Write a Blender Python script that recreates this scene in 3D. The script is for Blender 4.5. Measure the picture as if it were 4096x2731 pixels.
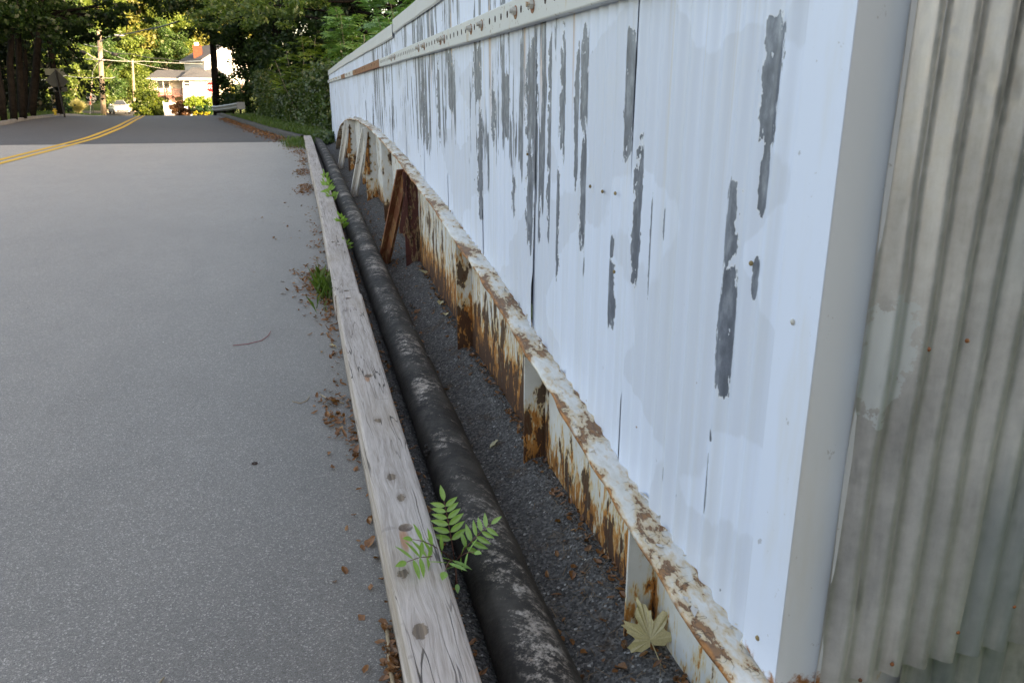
import bpy, bmesh, math, random
import numpy as np
from mathutils import Vector, Matrix, noise as mnoise

# ------------------------------------------------------------------ scene, camera, light
for o in list(bpy.data.objects): bpy.data.objects.remove(o)
scene = bpy.context.scene
COL = scene.collection
CAM_F, CAM_H = 3072.0, 1.6
PITCH = math.atan((1365.5-417)/CAM_F); YAW = math.radians(15.24)
cd = bpy.data.cameras.new('camera'); cam = bpy.data.objects.new('camera', cd); COL.objects.link(cam)
cam.location = (0, 0, CAM_H); cam.rotation_euler = (math.pi/2-PITCH, 0, -YAW)
cd.sensor_width = 36; cd.lens = 27.0; cd.clip_start = .05; cd.clip_end = 3000
cd.dof.use_dof = True; cd.dof.focus_distance = 4.6; cd.dof.aperture_fstop = 8.0
scene.camera = cam

SUN_EL, SUN_AZ = math.radians(11.0), (0.60, -0.80)          # horizontal direction towards the sun
world = bpy.data.worlds.new('World'); scene.world = world; world.use_nodes = True
wn = world.node_tree.nodes; wl = world.node_tree.links; wn.clear()
sky = wn.new('ShaderNodeTexSky'); sky.sky_type = 'NISHITA'; sky.sun_disc = False
sky.sun_elevation = SUN_EL; sky.sun_rotation = math.atan2(SUN_AZ[0], SUN_AZ[1])
sky.air_density = 1.0; sky.dust_density = 3.0; sky.ozone_density = 0.7
bg = wn.new('ShaderNodeBackground'); bg.inputs[1].default_value = 0.15
wo = wn.new('ShaderNodeOutputWorld'); wl.new(sky.outputs[0], bg.inputs[0]); wl.new(bg.outputs[0], wo.inputs[0])
sd = bpy.data.lights.new('sun', 'SUN'); sun = bpy.data.objects.new('sun', sd); COL.objects.link(sun)
sd.energy = 3.5; sd.angle = math.radians(.6); sd.color = (1.0, .86, .62)
sv = Vector((SUN_AZ[0]*math.cos(SUN_EL), SUN_AZ[1]*math.cos(SUN_EL), math.sin(SUN_EL)))
sun.rotation_euler = sv.to_track_quat('Z', 'Y').to_euler(); sun.location = sv*100
vs = scene.view_settings; vs.view_transform = 'Standard'; vs.look = 'None'; vs.gamma = 1; vs.exposure = 2.45
vs.use_curve_mapping = False
vs.use_white_balance = True; vs.white_balance_temperature = 7900; vs.white_balance_tint = 19    # camera set to open shade
scene.cycles.max_bounces = 5; scene.cycles.diffuse_bounces = 3; scene.cycles.transmission_bounces = 3; scene.cycles.transparent_max_bounces = 4
scene.render.resolution_x = 1024; scene.render.resolution_y = 682

# ------------------------------------------------------------------ helpers
R = random.Random(7); NR = np.random.default_rng(11)
_fw = Vector((math.sin(YAW)*math.cos(PITCH), math.cos(YAW)*math.cos(PITCH), -math.sin(PITCH)))
_rt = Vector((math.cos(YAW), -math.sin(YAW), 0)); _up = _rt.cross(_fw)
def at(x, y, Y):
    """a point Y metres along the road, seen in the direction of (x, y) on a 2352 x 1568 view"""
    d = _fw + (x*1.7415-2048)/CAM_F*_rt - (y*1.7415-1365.5)/CAM_F*_up
    return Vector((0, 0, CAM_H)) + d*(Y/d.y)
PY = [-60, -8, -3, 0, 1.5, 4.5, 8.35, 13, 19, 30, 40, 48, 54, 62, 80, 100, 112, 130, 160, 220, 320]
PZ = [-1.2, -.2, -.08, 0, .05, .19, .43, .58, .69, .85, .95, .99, .9, .72, .45, .28, .2, .9, 2.5, 7, 14]
def prof(Y): return float(np.interp(Y, PY, PZ))
# smooth version of the profile
_ys = np.linspace(-60, 320, 3801); _zs = np.interp(_ys, PY, PZ)
_w = np.clip((_ys+5)/12, .6, 2.5)
_k = np.hanning(25); _k /= _k.sum(); _zs2 = np.convolve(np.pad(_zs, 12, 'edge'), _k, 'valid')
def prof(Y): return float(np.interp(Y, _ys, _zs2))
def profv(Y): return np.interp(Y, _ys, _zs2)
def interp(x, pts): return float(np.interp(x, [p[0] for p in pts], [p[1] for p in pts]))

def props(o, label=None, cat=None, group=None, kind=None):
    if label: o['label'] = label
    if cat: o['category'] = cat
    if group: o['group'] = group
    if kind: o['kind'] = kind
    return o
def mesh_obj(name, verts, faces, mat, parent=None, smooth=False):
    me = bpy.data.meshes.new(name); me.from_pydata([tuple(v) for v in verts], [], faces); me.update()
    return link(name, me, mat, parent, smooth)
def link(name, me, mat, parent=None, smooth=False):
    o = bpy.data.objects.new(name, me); COL.objects.link(o)
    if mat and not me.materials: me.materials.append(mat)
    if parent:
        o.parent = parent
        if parent not in LOCALS: o.matrix_parent_inverse = parent.matrix_basis.inverted()
    if smooth: me.polygons.foreach_set('use_smooth', [True]*len(me.polygons))
    return o
def empty(name, loc=(0, 0, 0), rz=0, **kw):
    o = bpy.data.objects.new(name, None); COL.objects.link(o); o.location = loc; o.rotation_euler.z = rz
    o.empty_display_size = .1
    return props(o, **kw)
LOCALS = []
class MB:
    """collects simple solids and links them as one mesh"""
    def __init__(s): s.v = []; s.f = []
    def box(s, a, b, M=None):
        n = len(s.v); x0, y0, z0 = a; x1, y1, z1 = b
        for p in ((x0,y0,z0),(x1,y0,z0),(x1,y1,z0),(x0,y1,z0),(x0,y0,z1),(x1,y0,z1),(x1,y1,z1),(x0,y1,z1)):
            s.v.append(tuple(M @ Vector(p)) if M else p)
        for q in ((3,2,1,0),(4,5,6,7),(0,1,5,4),(1,2,6,5),(2,3,7,6),(3,0,4,7)): s.f.append(tuple(n+i for i in q))
        return s
    def poly(s, pts, ext):
        """flat polygon extruded by vector ext"""
        n = len(s.v); k = len(pts); e = Vector(ext)
        for p in pts: s.v.append(tuple(p))
        for p in pts: s.v.append(tuple(Vector(p)+e))
        s.f.append(tuple(range(n+k-1, n-1, -1))); s.f.append(tuple(range(n+k, n+2*k)))
        for i in range(k): j = (i+1) % k; s.f.append((n+i, n+j, n+k+j, n+k+i))
        return s
    def tube(s, path, rad, seg=8, cap=True):
        path = [Vector(p) for p in path]; n0 = len(s.v)
        if not hasattr(rad, '__len__'): rad = [rad]*len(path)
        ref = Vector((0, 0, 1))
        d0 = (path[-1]-path[0]).normalized()
        if abs(d0.z) > .9: ref = Vector((1, 0, 0))
        for i, p in enumerate(path):
            d = (path[min(i+1, len(path)-1)]-path[max(i-1, 0)]).normalized()
            a = d.cross(ref).normalized(); b = a.cross(d)
            for k in range(seg):
                t = 2*math.pi*k/seg; s.v.append(tuple(p + (a*math.cos(t)+b*math.sin(t))*rad[i]))
        for i in range(len(path)-1):
            for k in range(seg):
                a = n0+i*seg+k; b = n0+i*seg+(k+1) % seg; s.f.append((a, b, b+seg, a+seg))
        if cap:
            s.f.append(tuple(n0+k for k in range(seg-1, -1, -1))); e = n0+(len(path)-1)*seg
            s.f.append(tuple(e+k for k in range(seg)))
        return s
    def ball(s, c, r, seg=10, rings=6, squash=(1, 1, 1)):
        n = len(s.v); c = Vector(c)
        for i in range(rings+1):
            ph = math.pi*i/rings
            for k in range(seg):
                t = 2*math.pi*k/seg
                s.v.append((c.x+r*squash[0]*math.sin(ph)*math.cos(t), c.y+r*squash[1]*math.sin(ph)*math.sin(t), c.z+r*squash[2]*math.cos(ph)))
        for i in range(rings):
            for k in range(seg):
                a = n+i*seg+k; b = n+i*seg+(k+1) % seg; s.f.append((a, a+seg, b+seg, b))
        return s
    def lathe(s, c, prof_, seg=12):
        n = len(s.v); c = Vector(c)
        for (r, z) in prof_:
            for k in range(seg):
                t = 2*math.pi*k/seg; s.v.append((c.x+r*math.cos(t), c.y+r*math.sin(t), c.z+z))
        for i in range(len(prof_)-1):
            for k in range(seg):
                a = n+i*seg+k; b = n+i*seg+(k+1) % seg; s.f.append((a, b, b+seg, a+seg))
        return s
    def build(s, name, mat, parent=None, smooth=False): return mesh_obj(name, s.v, s.f, mat, parent, smooth)
def np_mesh(name, V, nper):
    """mesh from a numpy array (n, nper, 3) of separate polygons"""
    n = V.shape[0]; me = bpy.data.meshes.new(name)
    me.vertices.add(n*nper); me.vertices.foreach_set('co', V.reshape(-1).astype(np.float32))
    me.loops.add(n*nper); me.loops.foreach_set('vertex_index', np.arange(n*nper, dtype=np.int32))
    me.polygons.add(n); me.polygons.foreach_set('loop_start', np.arange(0, n*nper, nper, dtype=np.int32))
    me.update(calc_edges=True); return me
def grid_obj(name, xs, ys, fn, mat, parent=None, smooth=True):
    """fn(i, j) -> point for a grid of xs by ys"""
    nx, ny = len(xs), len(ys)
    V = [fn(x, y) for y in ys for x in xs]
    F = [(j*nx+i, j*nx+i+1, (j+1)*nx+i+1, (j+1)*nx+i) for j in range(ny-1) for i in range(nx-1)]
    return mesh_obj(name, V, F, mat, parent, smooth)

# ------------------------------------------------------------------ node helper
class G:
    def __init__(s, name):
        s.m = bpy.data.materials.new(name); s.m.use_nodes = True; s.t = s.m.node_tree; s.t.nodes.clear()
        s.out = s.t.nodes.new('ShaderNodeOutputMaterial')
    def n(s, t, **kw):
        d = s.t.nodes.new('ShaderNode'+t)
        for k, v in kw.items(): setattr(d, k, v)
        return d
    def set(s, sock, v):
        if v is None: return
        if hasattr(v, 'is_linked') or isinstance(v, bpy.types.NodeSocket): s.t.links.new(v, sock)
        elif isinstance(v, (tuple, list)) and sock.type == 'RGBA' and len(v) == 3: sock.default_value = (*v, 1)
        else: sock.default_value = v
    def co(s): return s.n('TexCoord').outputs['Object']
    def sep(s, v):
        d = s.n('SeparateXYZ'); s.set(d.inputs[0], v); return d.outputs
    def comb(s, x=0, y=0, z=0):
        d = s.n('CombineXYZ'); s.set(d.inputs[0], x); s.set(d.inputs[1], y); s.set(d.inputs[2], z); return d.outputs[0]
    def map(s, v, scale=(1, 1, 1), loc=(0, 0, 0)):
        d = s.n('Mapping'); s.set(d.inputs[0], v); d.inputs[1].default_value = loc; d.inputs[3].default_value = scale; return d.outputs[0]
    def noise(s, v, scale=5, detail=3, rough=.5, dist=0, col=False):
        d = s.n('TexNoise'); s.set(d.inputs['Vector'], v); s.set(d.inputs['Scale'], scale); d.inputs['Detail'].default_value = detail
        d.inputs['Roughness'].default_value = rough; d.inputs['Distortion'].default_value = dist
        return d.outputs[1 if col else 0]
    def voro(s, v, scale=5, out='Distance', feature='F1', rnd=1):
        d = s.n('TexVoronoi', feature=feature); s.set(d.inputs['Vector'], v); s.set(d.inputs['Scale'], scale)
        d.inputs['Randomness'].default_value = rnd; return d.outputs[out]
    def math(s, op, a, b=None, c=None, clamp=False):
        d = s.n('Math', operation=op); d.use_clamp = clamp
        s.set(d.inputs[0], a); s.set(d.inputs[1], b); s.set(d.inputs[2], c); return d.outputs[0]
    def add(s, a, b): return s.math('ADD', a, b)
    def mul(s, a, b, clamp=False): return s.math('MULTIPLY', a, b, clamp=clamp)
    def sub(s, a, b): return s.math('SUBTRACT', a, b)
    def mx(s, a, b): return s.math('MAXIMUM', a, b)
    def mn(s, a, b): return s.math('MINIMUM', a, b)
    def step(s, v, lo, hi, o0=0, o1=1):
        d = s.n('MapRange'); d.interpolation_type = 'SMOOTHSTEP'; s.set(d.inputs[0], v); s.set(d.inputs[1], lo); s.set(d.inputs[2], hi)
        d.inputs[3].default_value = o0; d.inputs[4].default_value = o1; return d.outputs[0]
    def mix(s, f, a, b, blend='MIX'):
        d = s.n('Mix', data_type='RGBA', blend_type=blend); s.set(d.inputs[0], f); s.set(d.inputs[6], a); s.set(d.inputs[7], b); return d.outputs[2]
    def ramp(s, f, stops, interp='LINEAR'):
        d = s.n('ValToRGB'); s.set(d.inputs[0], f); r = d.color_ramp; r.interpolation = interp
        while len(r.elements) < len(stops): r.elements.new(.5)
        for e, (p, c) in zip(r.elements, stops): e.position = p; e.color = (*c, 1) if len(c) == 3 else c
        return d.outputs[0]
    def bump(s, h, strength=.3, dist=.01, normal=None):
        d = s.n('Bump'); s.set(d.inputs['Height'], h); s.set(d.inputs['Strength'], strength); d.inputs['Distance'].default_value = dist
        if normal is not None: s.set(d.inputs['Normal'], normal)
        return d.outputs[0]
    def attr(s, name): 
        d = s.n('Attribute'); d.attribute_name = name; return d.outputs['Fac']
    def island(s): return s.n('NewGeometry').outputs['Random Per Island']
    def pbr(s, col, rough=.7, metal=0, normal=None, spec=.5, **kw):
        d = s.n('BsdfPrincipled'); s.set(d.inputs['Base Color'], col); s.set(d.inputs['Roughness'], rough); s.set(d.inputs['Metallic'], metal)
        s.set(d.inputs['Specular IOR Level'], spec)
        if normal is not None: s.set(d.inputs['Normal'], normal)
        for k, v in kw.items(): s.set(d.inputs[k.replace('_', ' ')], v)
        s.t.links.new(d.outputs[0], s.out.inputs[0]); return s.m
def plain(name, col, rough=.6, metal=0, var=.25, scale=6, bump=.1, spec=.3):
    g = G(name); c = g.co(); nz = g.noise(c, scale, 4, .6)
    k = g.step(nz, .25, .75, 1-var, 1+var)
    cc = g.mix(1.0, col, g.comb(k, k, k), 'MULTIPLY')
    return g.pbr(cc, rough, metal, g.bump(g.noise(c, scale*8, 3), bump, .005), spec)
def leaf_mat(name, c1, c2, c3=None, trans=.35, gloss=.06, scale=.6):
    g = G(name); r = g.island(); nz = g.noise(g.co(), scale, 2)
    f = g.add(g.mul(r, .6), g.mul(g.step(nz, .3, .7), .4))
    stops = [(.0, c1), (.75, c2)] + ([(1.0, c3)] if c3 else [])
    col = g.ramp(f, stops)
    d = g.n('BsdfDiffuse'); g.set(d.inputs[0], col)
    t = g.n('BsdfTranslucent'); g.set(t.inputs[0], g.mix(1, col, (1.15, 1.2, .55), 'MULTIPLY'))
    m = g.n('MixShader'); m.inputs[0].default_value = trans; g.t.links.new(d.outputs[0], m.inputs[1]); g.t.links.new(t.outputs[0], m.inputs[2])
    gl = g.n('BsdfGlossy'); gl.inputs[1].default_value = .45; gl.inputs[0].default_value = (1, 1, 1, 1)
    m2 = g.n('MixShader'); m2.inputs[0].default_value = gloss; g.t.links.new(m.outputs[0], m2.inputs[1]); g.t.links.new(gl.outputs[0], m2.inputs[2])
    g.t.links.new(m2.outputs[0], g.out.inputs[0]); return g.m

# ------------------------------------------------------------------ materials
def m_asphalt(name, lo, mid, hi, cell=170, sheen=0.0):
    g = G(name); c = g.co()
    v = g.voro(c, cell, 'Color'); vr = g.sep(v)[0]
    v2 = g.sep(g.voro(c, cell*2.3, 'Color'))[1]
    agg = g.ramp(vr, [(0, lo), (.45, mid), (.82, mid), (.93, hi), (1, tuple(min(1, 1.6*x) for x in hi))])
    agg = g.mix(.4, agg, g.ramp(v2, [(0, lo), (.6, mid), (1, hi)]))
    big = g.noise(c, .55, 4, .6); med = g.noise(g.map(c, (1, .6, 1)), 4, 5, .65)
    k = g.mul(g.step(big, .3, .7, .94, 1.06), g.step(med, .25, .75, .92, 1.07))
    # slightly paler out on the road, darker towards the timber
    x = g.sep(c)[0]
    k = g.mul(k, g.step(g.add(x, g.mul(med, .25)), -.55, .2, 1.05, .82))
    col = g.mix(1, agg, g.comb(k, k, g.mul(k, 1.02)), 'MULTIPLY')
    # faint dark tar blotches and stains
    st = g.step(g.noise(g.map(c, (1, .5, 1), (3, 5, 0)), 1.6, 5, .7), .63, .72)
    col = g.mix(g.mul(st, .10), col, (.04, .038, .036))
    h = g.add(g.mul(g.voro(c, cell, 'Distance'), .6), g.mul(g.noise(c, 60, 3), .6))
    nrm = g.bump(h, .55, .006)
    return g.pbr(col, .70, 0, nrm, .5, Sheen_Weight=sheen, Sheen_Roughness=.45)
M = {}
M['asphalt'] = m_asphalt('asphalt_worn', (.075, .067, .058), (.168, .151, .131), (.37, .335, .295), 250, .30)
M['asphalt_dark'] = m_asphalt('asphalt_dark', (.03, .028, .026), (.070, .064, .058), (.14, .13, .12), 190)
def m_yellow():
    g = G('road_paint_yellow'); c = g.co(); n = g.noise(c, 30, 4, .7)
    col = g.mix(g.step(n, .62, .75), (.62, .36, .035), (.12, .1, .06)); 
    return g.pbr(col, .7, 0, g.bump(g.noise(c, 200, 2), .2, .003), .3)
M['yellow_paint'] = m_yellow()
def m_grit():
    g = G('bitumen_grit'); c = g.co()
    cellc = g.voro(c, 120, 'Color'); r = g.sep(cellc)[0]; r2 = g.sep(g.voro(c, 75, 'Color'))[1]
    col = g.ramp(r, [(0, (.055, .051, .047)), (.6, (.120, .112, .104)), (.93, (.19, .178, .165)), (.985, (.24, .225, .20)), (1, (.5, .48, .45))])
    br = g.step(g.noise(c, 9, 5, .7), .52, .66)
    col = g.mix(g.mul(br, .55), col, g.ramp(r2, [(0, (.03, .02, .014)), (.7, (.09, .055, .032)), (1, (.22, .15, .09))]))
    h = g.add(g.mul(g.voro(c, 95, 'Distance'), 1.0), g.mul(g.noise(c, 26, 5, .7), 1.4))
    return g.pbr(col, .9, 0, g.bump(h, .9, .012), .25)
M['grit'] = m_grit()
KNOTS = [(.211, 2.024, .020), (.222, 1.763, .030), (.245, 2.613, .022), (.262, 2.459, .018), (.248, 3.112, .018), (.235, 6.6, .018)]
def m_wood():
    g = G('weathered_timber'); c = g.co(); x, y, z = g.sep(c)
    xs = x; kd = None
    wob = g.noise(g.map(c, (1, 1, 1)), 3.2, 3, .5)
    xs = g.add(x, g.mul(g.sub(wob, .5), .022))
    xc = xs; dark = None
    for (kx, ky, r) in KNOTS:
        dx = g.sub(x, kx); dy = g.mul(g.sub(y, ky), .42)
        d2 = g.add(g.mul(dx, dx), g.mul(dy, dy)); e = g.math('EXPONENT', g.mul(d2, -1/(1.5*r)**2))
        xs = g.add(xs, g.mul(g.mul(g.math('SIGN', dx), e), -r*.9))
        dd = g.add(g.mul(dx, dx), g.math('POWER', g.mul(g.sub(y, ky), .62), 2)); core = g.add(g.mul(g.step(g.math('SQRT', g.add(dd, g.mul(g.sub(g.noise(c, 45, 4, .7), .5), .0011))), r*.62, r*.78, 1, 0), .75), g.mul(g.step(g.math('SQRT', dd), r*.6, r*1.9, 1, 0), .3))
        dark = core if dark is None else g.mx(dark, core)
    gv = g.comb(xs, g.mul(y, .03), g.mul(z, 1))
    fine = g.noise(gv, 260, 4, .6); mid = g.noise(gv, 70, 3, .55); ring = g.noise(gv, 26, 2, .5)
    v = g.add(g.add(g.mul(fine, .38), g.mul(mid, .40)), g.mul(ring, .22))
    col = g.ramp(v, [(.25, (.18, .142, .115)), (.42, (.355, .302, .262)), (.52, (.465, .405, .362)), (.62, (.55, .485, .442)), (.8, (.62, .56, .515))])
    # long drying cracks
    ck = g.noise(g.comb(g.add(xc, g.mul(g.sub(g.noise(c, 14, 3), .5), .006)), g.mul(y, .010), z), 40, 1, .4)
    gate = g.step(g.noise(g.map(c, (2.5, .8, 2.5), (4, 1, 2)), 1.6, 2), .45, .60)
    crack = g.mul(g.step(g.math('ABSOLUTE', g.sub(ck, .5)), .004, .014, 1, 0), g.mul(gate, .85))
    saw = g.mul(g.step(g.noise(g.comb(g.mul(x, .3), g.add(y, g.mul(x, .15)), z), 22, 1), .70, .74), .35)
    warm = g.step(g.noise(g.map(c, (3, .8, 3), (2, 0, 0)), 1.5, 3), .5, .72)
    col = g.mix(g.mul(warm, .35), col, (.34, .26, .18))
    col = g.mix(saw, col, (.20, .18, .16))
    col = g.mix(g.mul(dark, .82), col, g.ramp(mid, [(.3, (.06, .042, .03)), (.7, (.24, .17, .11))]))
    for (hx_, hy_, L_) in ((.252, 2.268, .16), (.257, 3.628, .09)):
        ux = g.mul(g.sub(x, hx_-.012), 1/.014); uy = g.mul(g.sub(y, hy_-L_*.4), 2/L_); st = g.step(g.add(g.add(g.mul(ux, ux), g.mul(uy, uy)), g.mul(g.sub(mid, .5), 1.5)), .3, 1.3, 1, 0); col = g.mix(g.mul(st, .7), col, (.36, .15, .05))
    col = g.mix(crack, col, (.025, .021, .018))
    dirt = g.step(g.add(g.sub(z, g.attr('zb')), g.mul(g.noise(c, 14, 4), .06)), .02, .11, 1, 0)
    col = g.mix(g.mul(dirt, .65), col, (.09, .075, .06))
    h = g.sub(g.sub(g.add(g.mul(fine, .5), g.mul(mid, .5)), g.mul(crack, 1.6)), g.mul(dark, .25))
    return g.pbr(col, .85, 0, g.bump(h, .65, .006), .25)
M['wood'] = m_wood()
def m_pipe():
    g = G('tarred_pipe_wrap'); c = g.co(); x, y, z = g.sep(c)
    up = g.attr('up')
    lay = g.noise(g.comb(g.mul(x, 6), g.add(g.mul(y, 26), g.mul(x, 30)), g.mul(z, 6)), 1.0, 4, .65)
    f = g.noise(c, 90, 5, .75); m = g.noise(g.map(c, (1, .7, 1)), 4.2, 3, .55); band = g.noise(g.comb(0, y, 0), 2.6, 3, .6)
    w = g.add(g.add(g.mul(f, .30), g.mul(m, .34)), g.add(g.mul(lay, .24), g.mul(band, .30)))
    wear = g.mul(g.step(g.add(w, g.mul(g.sub(g.noise(c, 34, 5, .8), .5), .35)), .585, .715), g.step(up, .82, .97))
    base = g.ramp(g.noise(c, 22, 5, .7), [(.3, (.015, .012, .0095)), (.6, (.031, .025, .020)), (.8, (.050, .041, .032))])
    wc = g.ramp(g.noise(c, 14, 4), [(.3, (.32, .26, .21)), (.55, (.52, .44, .37)), (.8, (.66, .58, .50))])
    col = g.mix(g.mul(wear, .85), base, wc)
    dust = g.mul(g.step(up, .35, .95), g.step(g.noise(c, 7, 4), .4, .7))
    col = g.mix(g.mul(dust, .22), col, (.16, .14, .115))
    rst = g.mul(g.step(g.noise(c, 11, 3), .68, .74), wear); col = g.mix(g.mul(rst, .6), col, (.30, .13, .05))
    h = g.add(g.mul(lay, .8), g.mul(f, .25))
    return g.pbr(col, g.step(f, .3, .7, .65, .85), 0, g.bump(h, .55, .008), .28)
M['pipe'] = m_pipe()

PATCH = [(1.438,1.523,1.778,0.036),(1.440,1.371,1.522,0.014),(1.542,1.259,1.441,0.027),(1.538,0.920,1.252,0.040),(1.438,1.191,1.284,0.011),(2.143,1.442,1.805,0.045),(2.044,1.088,1.505,0.030),(2.233,0.897,1.122,0.030),(1.881,1.246,1.338,0.012),(1.962,1.067,1.380,0.010),(2.518,1.516,1.843,0.037),(2.509,1.106,1.515,0.028),(2.734,1.386,1.862,0.033),(2.770,0.956,1.382,0.020),(3.141,1.444,1.848,0.086),(3.147,0.989,1.444,0.064),(4.126,1.599,1.898,0.101),(4.078,0.962,1.599,0.060),(3.514,1.446,1.748,0.05),(3.783,1.394,1.758,0.040),(4.838,1.547,1.897,0.11),(2.887,1.073,1.876,0.024),(2.488,1.014,1.090,0.016),(1.560,0.801,0.831,0.012),(1.562,0.590,0.778,0.010),(1.802,0.569,0.614,0.008),(3.007,1.051,1.500,0.022),(3.401,1.103,1.299,0.035),(5.301,1.343,1.896,0.06),(5.948,1.312,1.900,0.09),(5.801,1.275,1.415,0.07),(2.235,1.138,1.207,0.014),(2.593,1.322,1.809,0.018)]
def m_sheet():
    g = G('peeling_white_paint_on_tin'); c = g.co(); x, y, z = g.sep(c)
    nw = g.noise(g.map(c, (1, 22, 9)), 1.0, 4, .65); nz = g.noise(g.map(c, (1, 60, 22)), 1.0, 3, .6)
    wob = g.add(g.sub(nw, .5), g.mul(g.sub(nz, .5), .8))
    best = None
    for (yc, z0, z1, hw) in PATCH:
        du = g.math('MULTIPLY_ADD', y, 1/hw, -yc/hw); hh = (z1-z0)/2; zc = (z0+z1)/2
        dv = g.math('MULTIPLY_ADD', z, 1/hh, -zc/hh); dv2 = g.mul(dv, dv)
        d = g.math('MULTIPLY_ADD', du, du, g.mul(dv2, dv2))
        best = d if best is None else g.mn(best, d)
    pm = g.step(g.add(best, g.mul(wob, 3.4)), .80, .86, 1, 0)
    # general streaky peel, denser along the middle of the wall
    sc = g.noise(g.map(c, (1, 13, 1.15), (0, 3, 1)), 1.0, 5, .62)
    sc2 = g.noise(g.map(c, (1, 40, 3.5), (0, 1, 4)), 1.0, 4, .6)
    reg = g.mul(g.step(y, 2.35, 3.0), g.step(y, 8.5, 15, 1, .55))
    hgt = g.step(z, .85, 1.45, 0, 1)
    low = g.noise(g.map(c, (1, .9, .5)), 1.0, 2)
    thr = g.add(g.sub(.83, g.mul(g.mul(reg, hgt), .305)), g.mul(g.sub(.5, low), .40))
    sm = g.step(g.sub(g.add(g.mul(sc, .75), g.mul(sc2, .25)), thr), 0, .018)
    # little chips everywhere
    chip = g.step(g.noise(g.map(c, (1, 45, 22), (0, 8, 8)), 1.0, 2, .5), .745, .765)
    chip = g.mul(chip, g.step(g.noise(g.map(c, (1, 2, 2)), 1.0, 2), .45, .6))
    bare = g.mx(g.mx(pm, sm), g.mul(chip, .9))
    # repainted areas: a slightly greyer coat with a crisp wandering border
    rp = g.step(g.add(g.noise(g.map(c, (1, 1.3, 1.9), (0, 2.2, .4)), 1.0, 2, .45), g.mul(g.sub(nw, .5), .05)), .50, .512)
    paint = g.mix(rp, (.625, .705, .86), (.568, .635, .765))
    paint = g.mix(g.mul(g.step(g.noise(c, 3, 5, .7), .5, .8), .25), paint, (.62, .61, .57))
    # dirty and rusty runs below the bolted rail
    run = g.noise(g.map(c, (1, 26, .45), (0, 0, 3)), 1.0, 3, .6)
    fade = g.step(z, 1.0, 1.9)
    ochre = g.mul(g.step(run, .60, .72), fade)
    paint = g.mix(g.mul(ochre, .45), paint, (.55, .47, .33))
    run2 = g.noise(g.map(c, (1, 46, .9), (0, 6, 1)), 1.0, 2, .5)
    rust = g.mul(g.mul(g.step(run2, .70, .75), g.step(z, 1.35, 1.95)), g.step(y, 4.2, 7))
    paint = g.mix(g.mul(rust, .8), paint, (.28, .11, .03))
    for yb in (2.62, 2.98, 3.22, 3.82, 4.06, 4.8, 5.55):
        dyb = g.mul(g.add(g.sub(y, yb+.012), g.mul(g.sub(nw, .5), .010)), 1/.014); s_ = g.mul(g.mul(g.math('EXPONENT', g.mul(g.mul(dyb, dyb), -1)), g.step(z, 1.55-.05*yb, 1.92)), .75); paint = g.mix(s_, paint, (.46, .24, .08))
    grime = g.noise(g.map(c, (1, 18, .5), (0, 9, 2)), 1.0, 4, .6); paint = g.mix(g.mul(g.step(grime, .45, .75), .30), paint, (.50, .52, .52))
    spot = g.step(g.voro(g.map(c, (0, 1, 1)), 7, 'Distance'), .018, .03, 1, 0)
    paint = g.mix(g.mul(spot, .8), paint, (.22, .10, .05))
    metal = g.ramp(g.noise(g.map(c, (1, 30, 10)), 1.0, 5, .7), [(.25, (.080, .093, .122)), (.5, (.150, .176, .228)), (.8, (.36, .41, .49))])
    edge = g.step(g.add(best, g.mul(wob, 3.4)), .86, 1.05, 1, 0)
    paint = g.mix(g.mul(edge, .35), paint, (.76, .76, .74))
    col = g.mix(bare, paint, metal)
    h = g.add(g.mul(g.sub(1, bare), 1), g.mul(g.noise(c, 40, 3), .08))
    return g.pbr(col, g.mix(bare, (.48,)*3, (.42,)*3), g.mul(bare, .35), g.bump(h, .35, .0025), .5)
M['sheet'] = m_sheet()
def m_flash(name, base):
    g = G(name); c = g.co()
    n = g.noise(c, 26, 5, .7); e = g.step(n, .66, .69)
    rr = g.mul(g.step(g.add(g.sep(c)[2], g.mul(g.sub(n, .5), .16)), .37, .40, 1, 0), 1)
    lo = g.noise(g.map(c, (9, 9, 1.6)), 1.0, 4, .6)
    col = g.mix(g.mul(g.step(lo, .5, .75), .28), base, (.56, .52, .43))
    col = g.mix(g.mul(e, .5), col, (.25, .24, .23)); col = g.mix(rr, col, (.30, .12, .04))
    return g.pbr(col, .5, 0, g.bump(n, .12, .003), .5)
M['flash'] = m_flash('painted_corner_strip', (.635, .715, .87))
M['flash_shade'] = m_flash('shade_toned_corner_strip', (.64, .69, .75))  # strip on the end face: its shade is mixed into a greyer paint
M['cap'] = m_flash('painted_cap_flashing', (.56, .575, .57))
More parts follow.
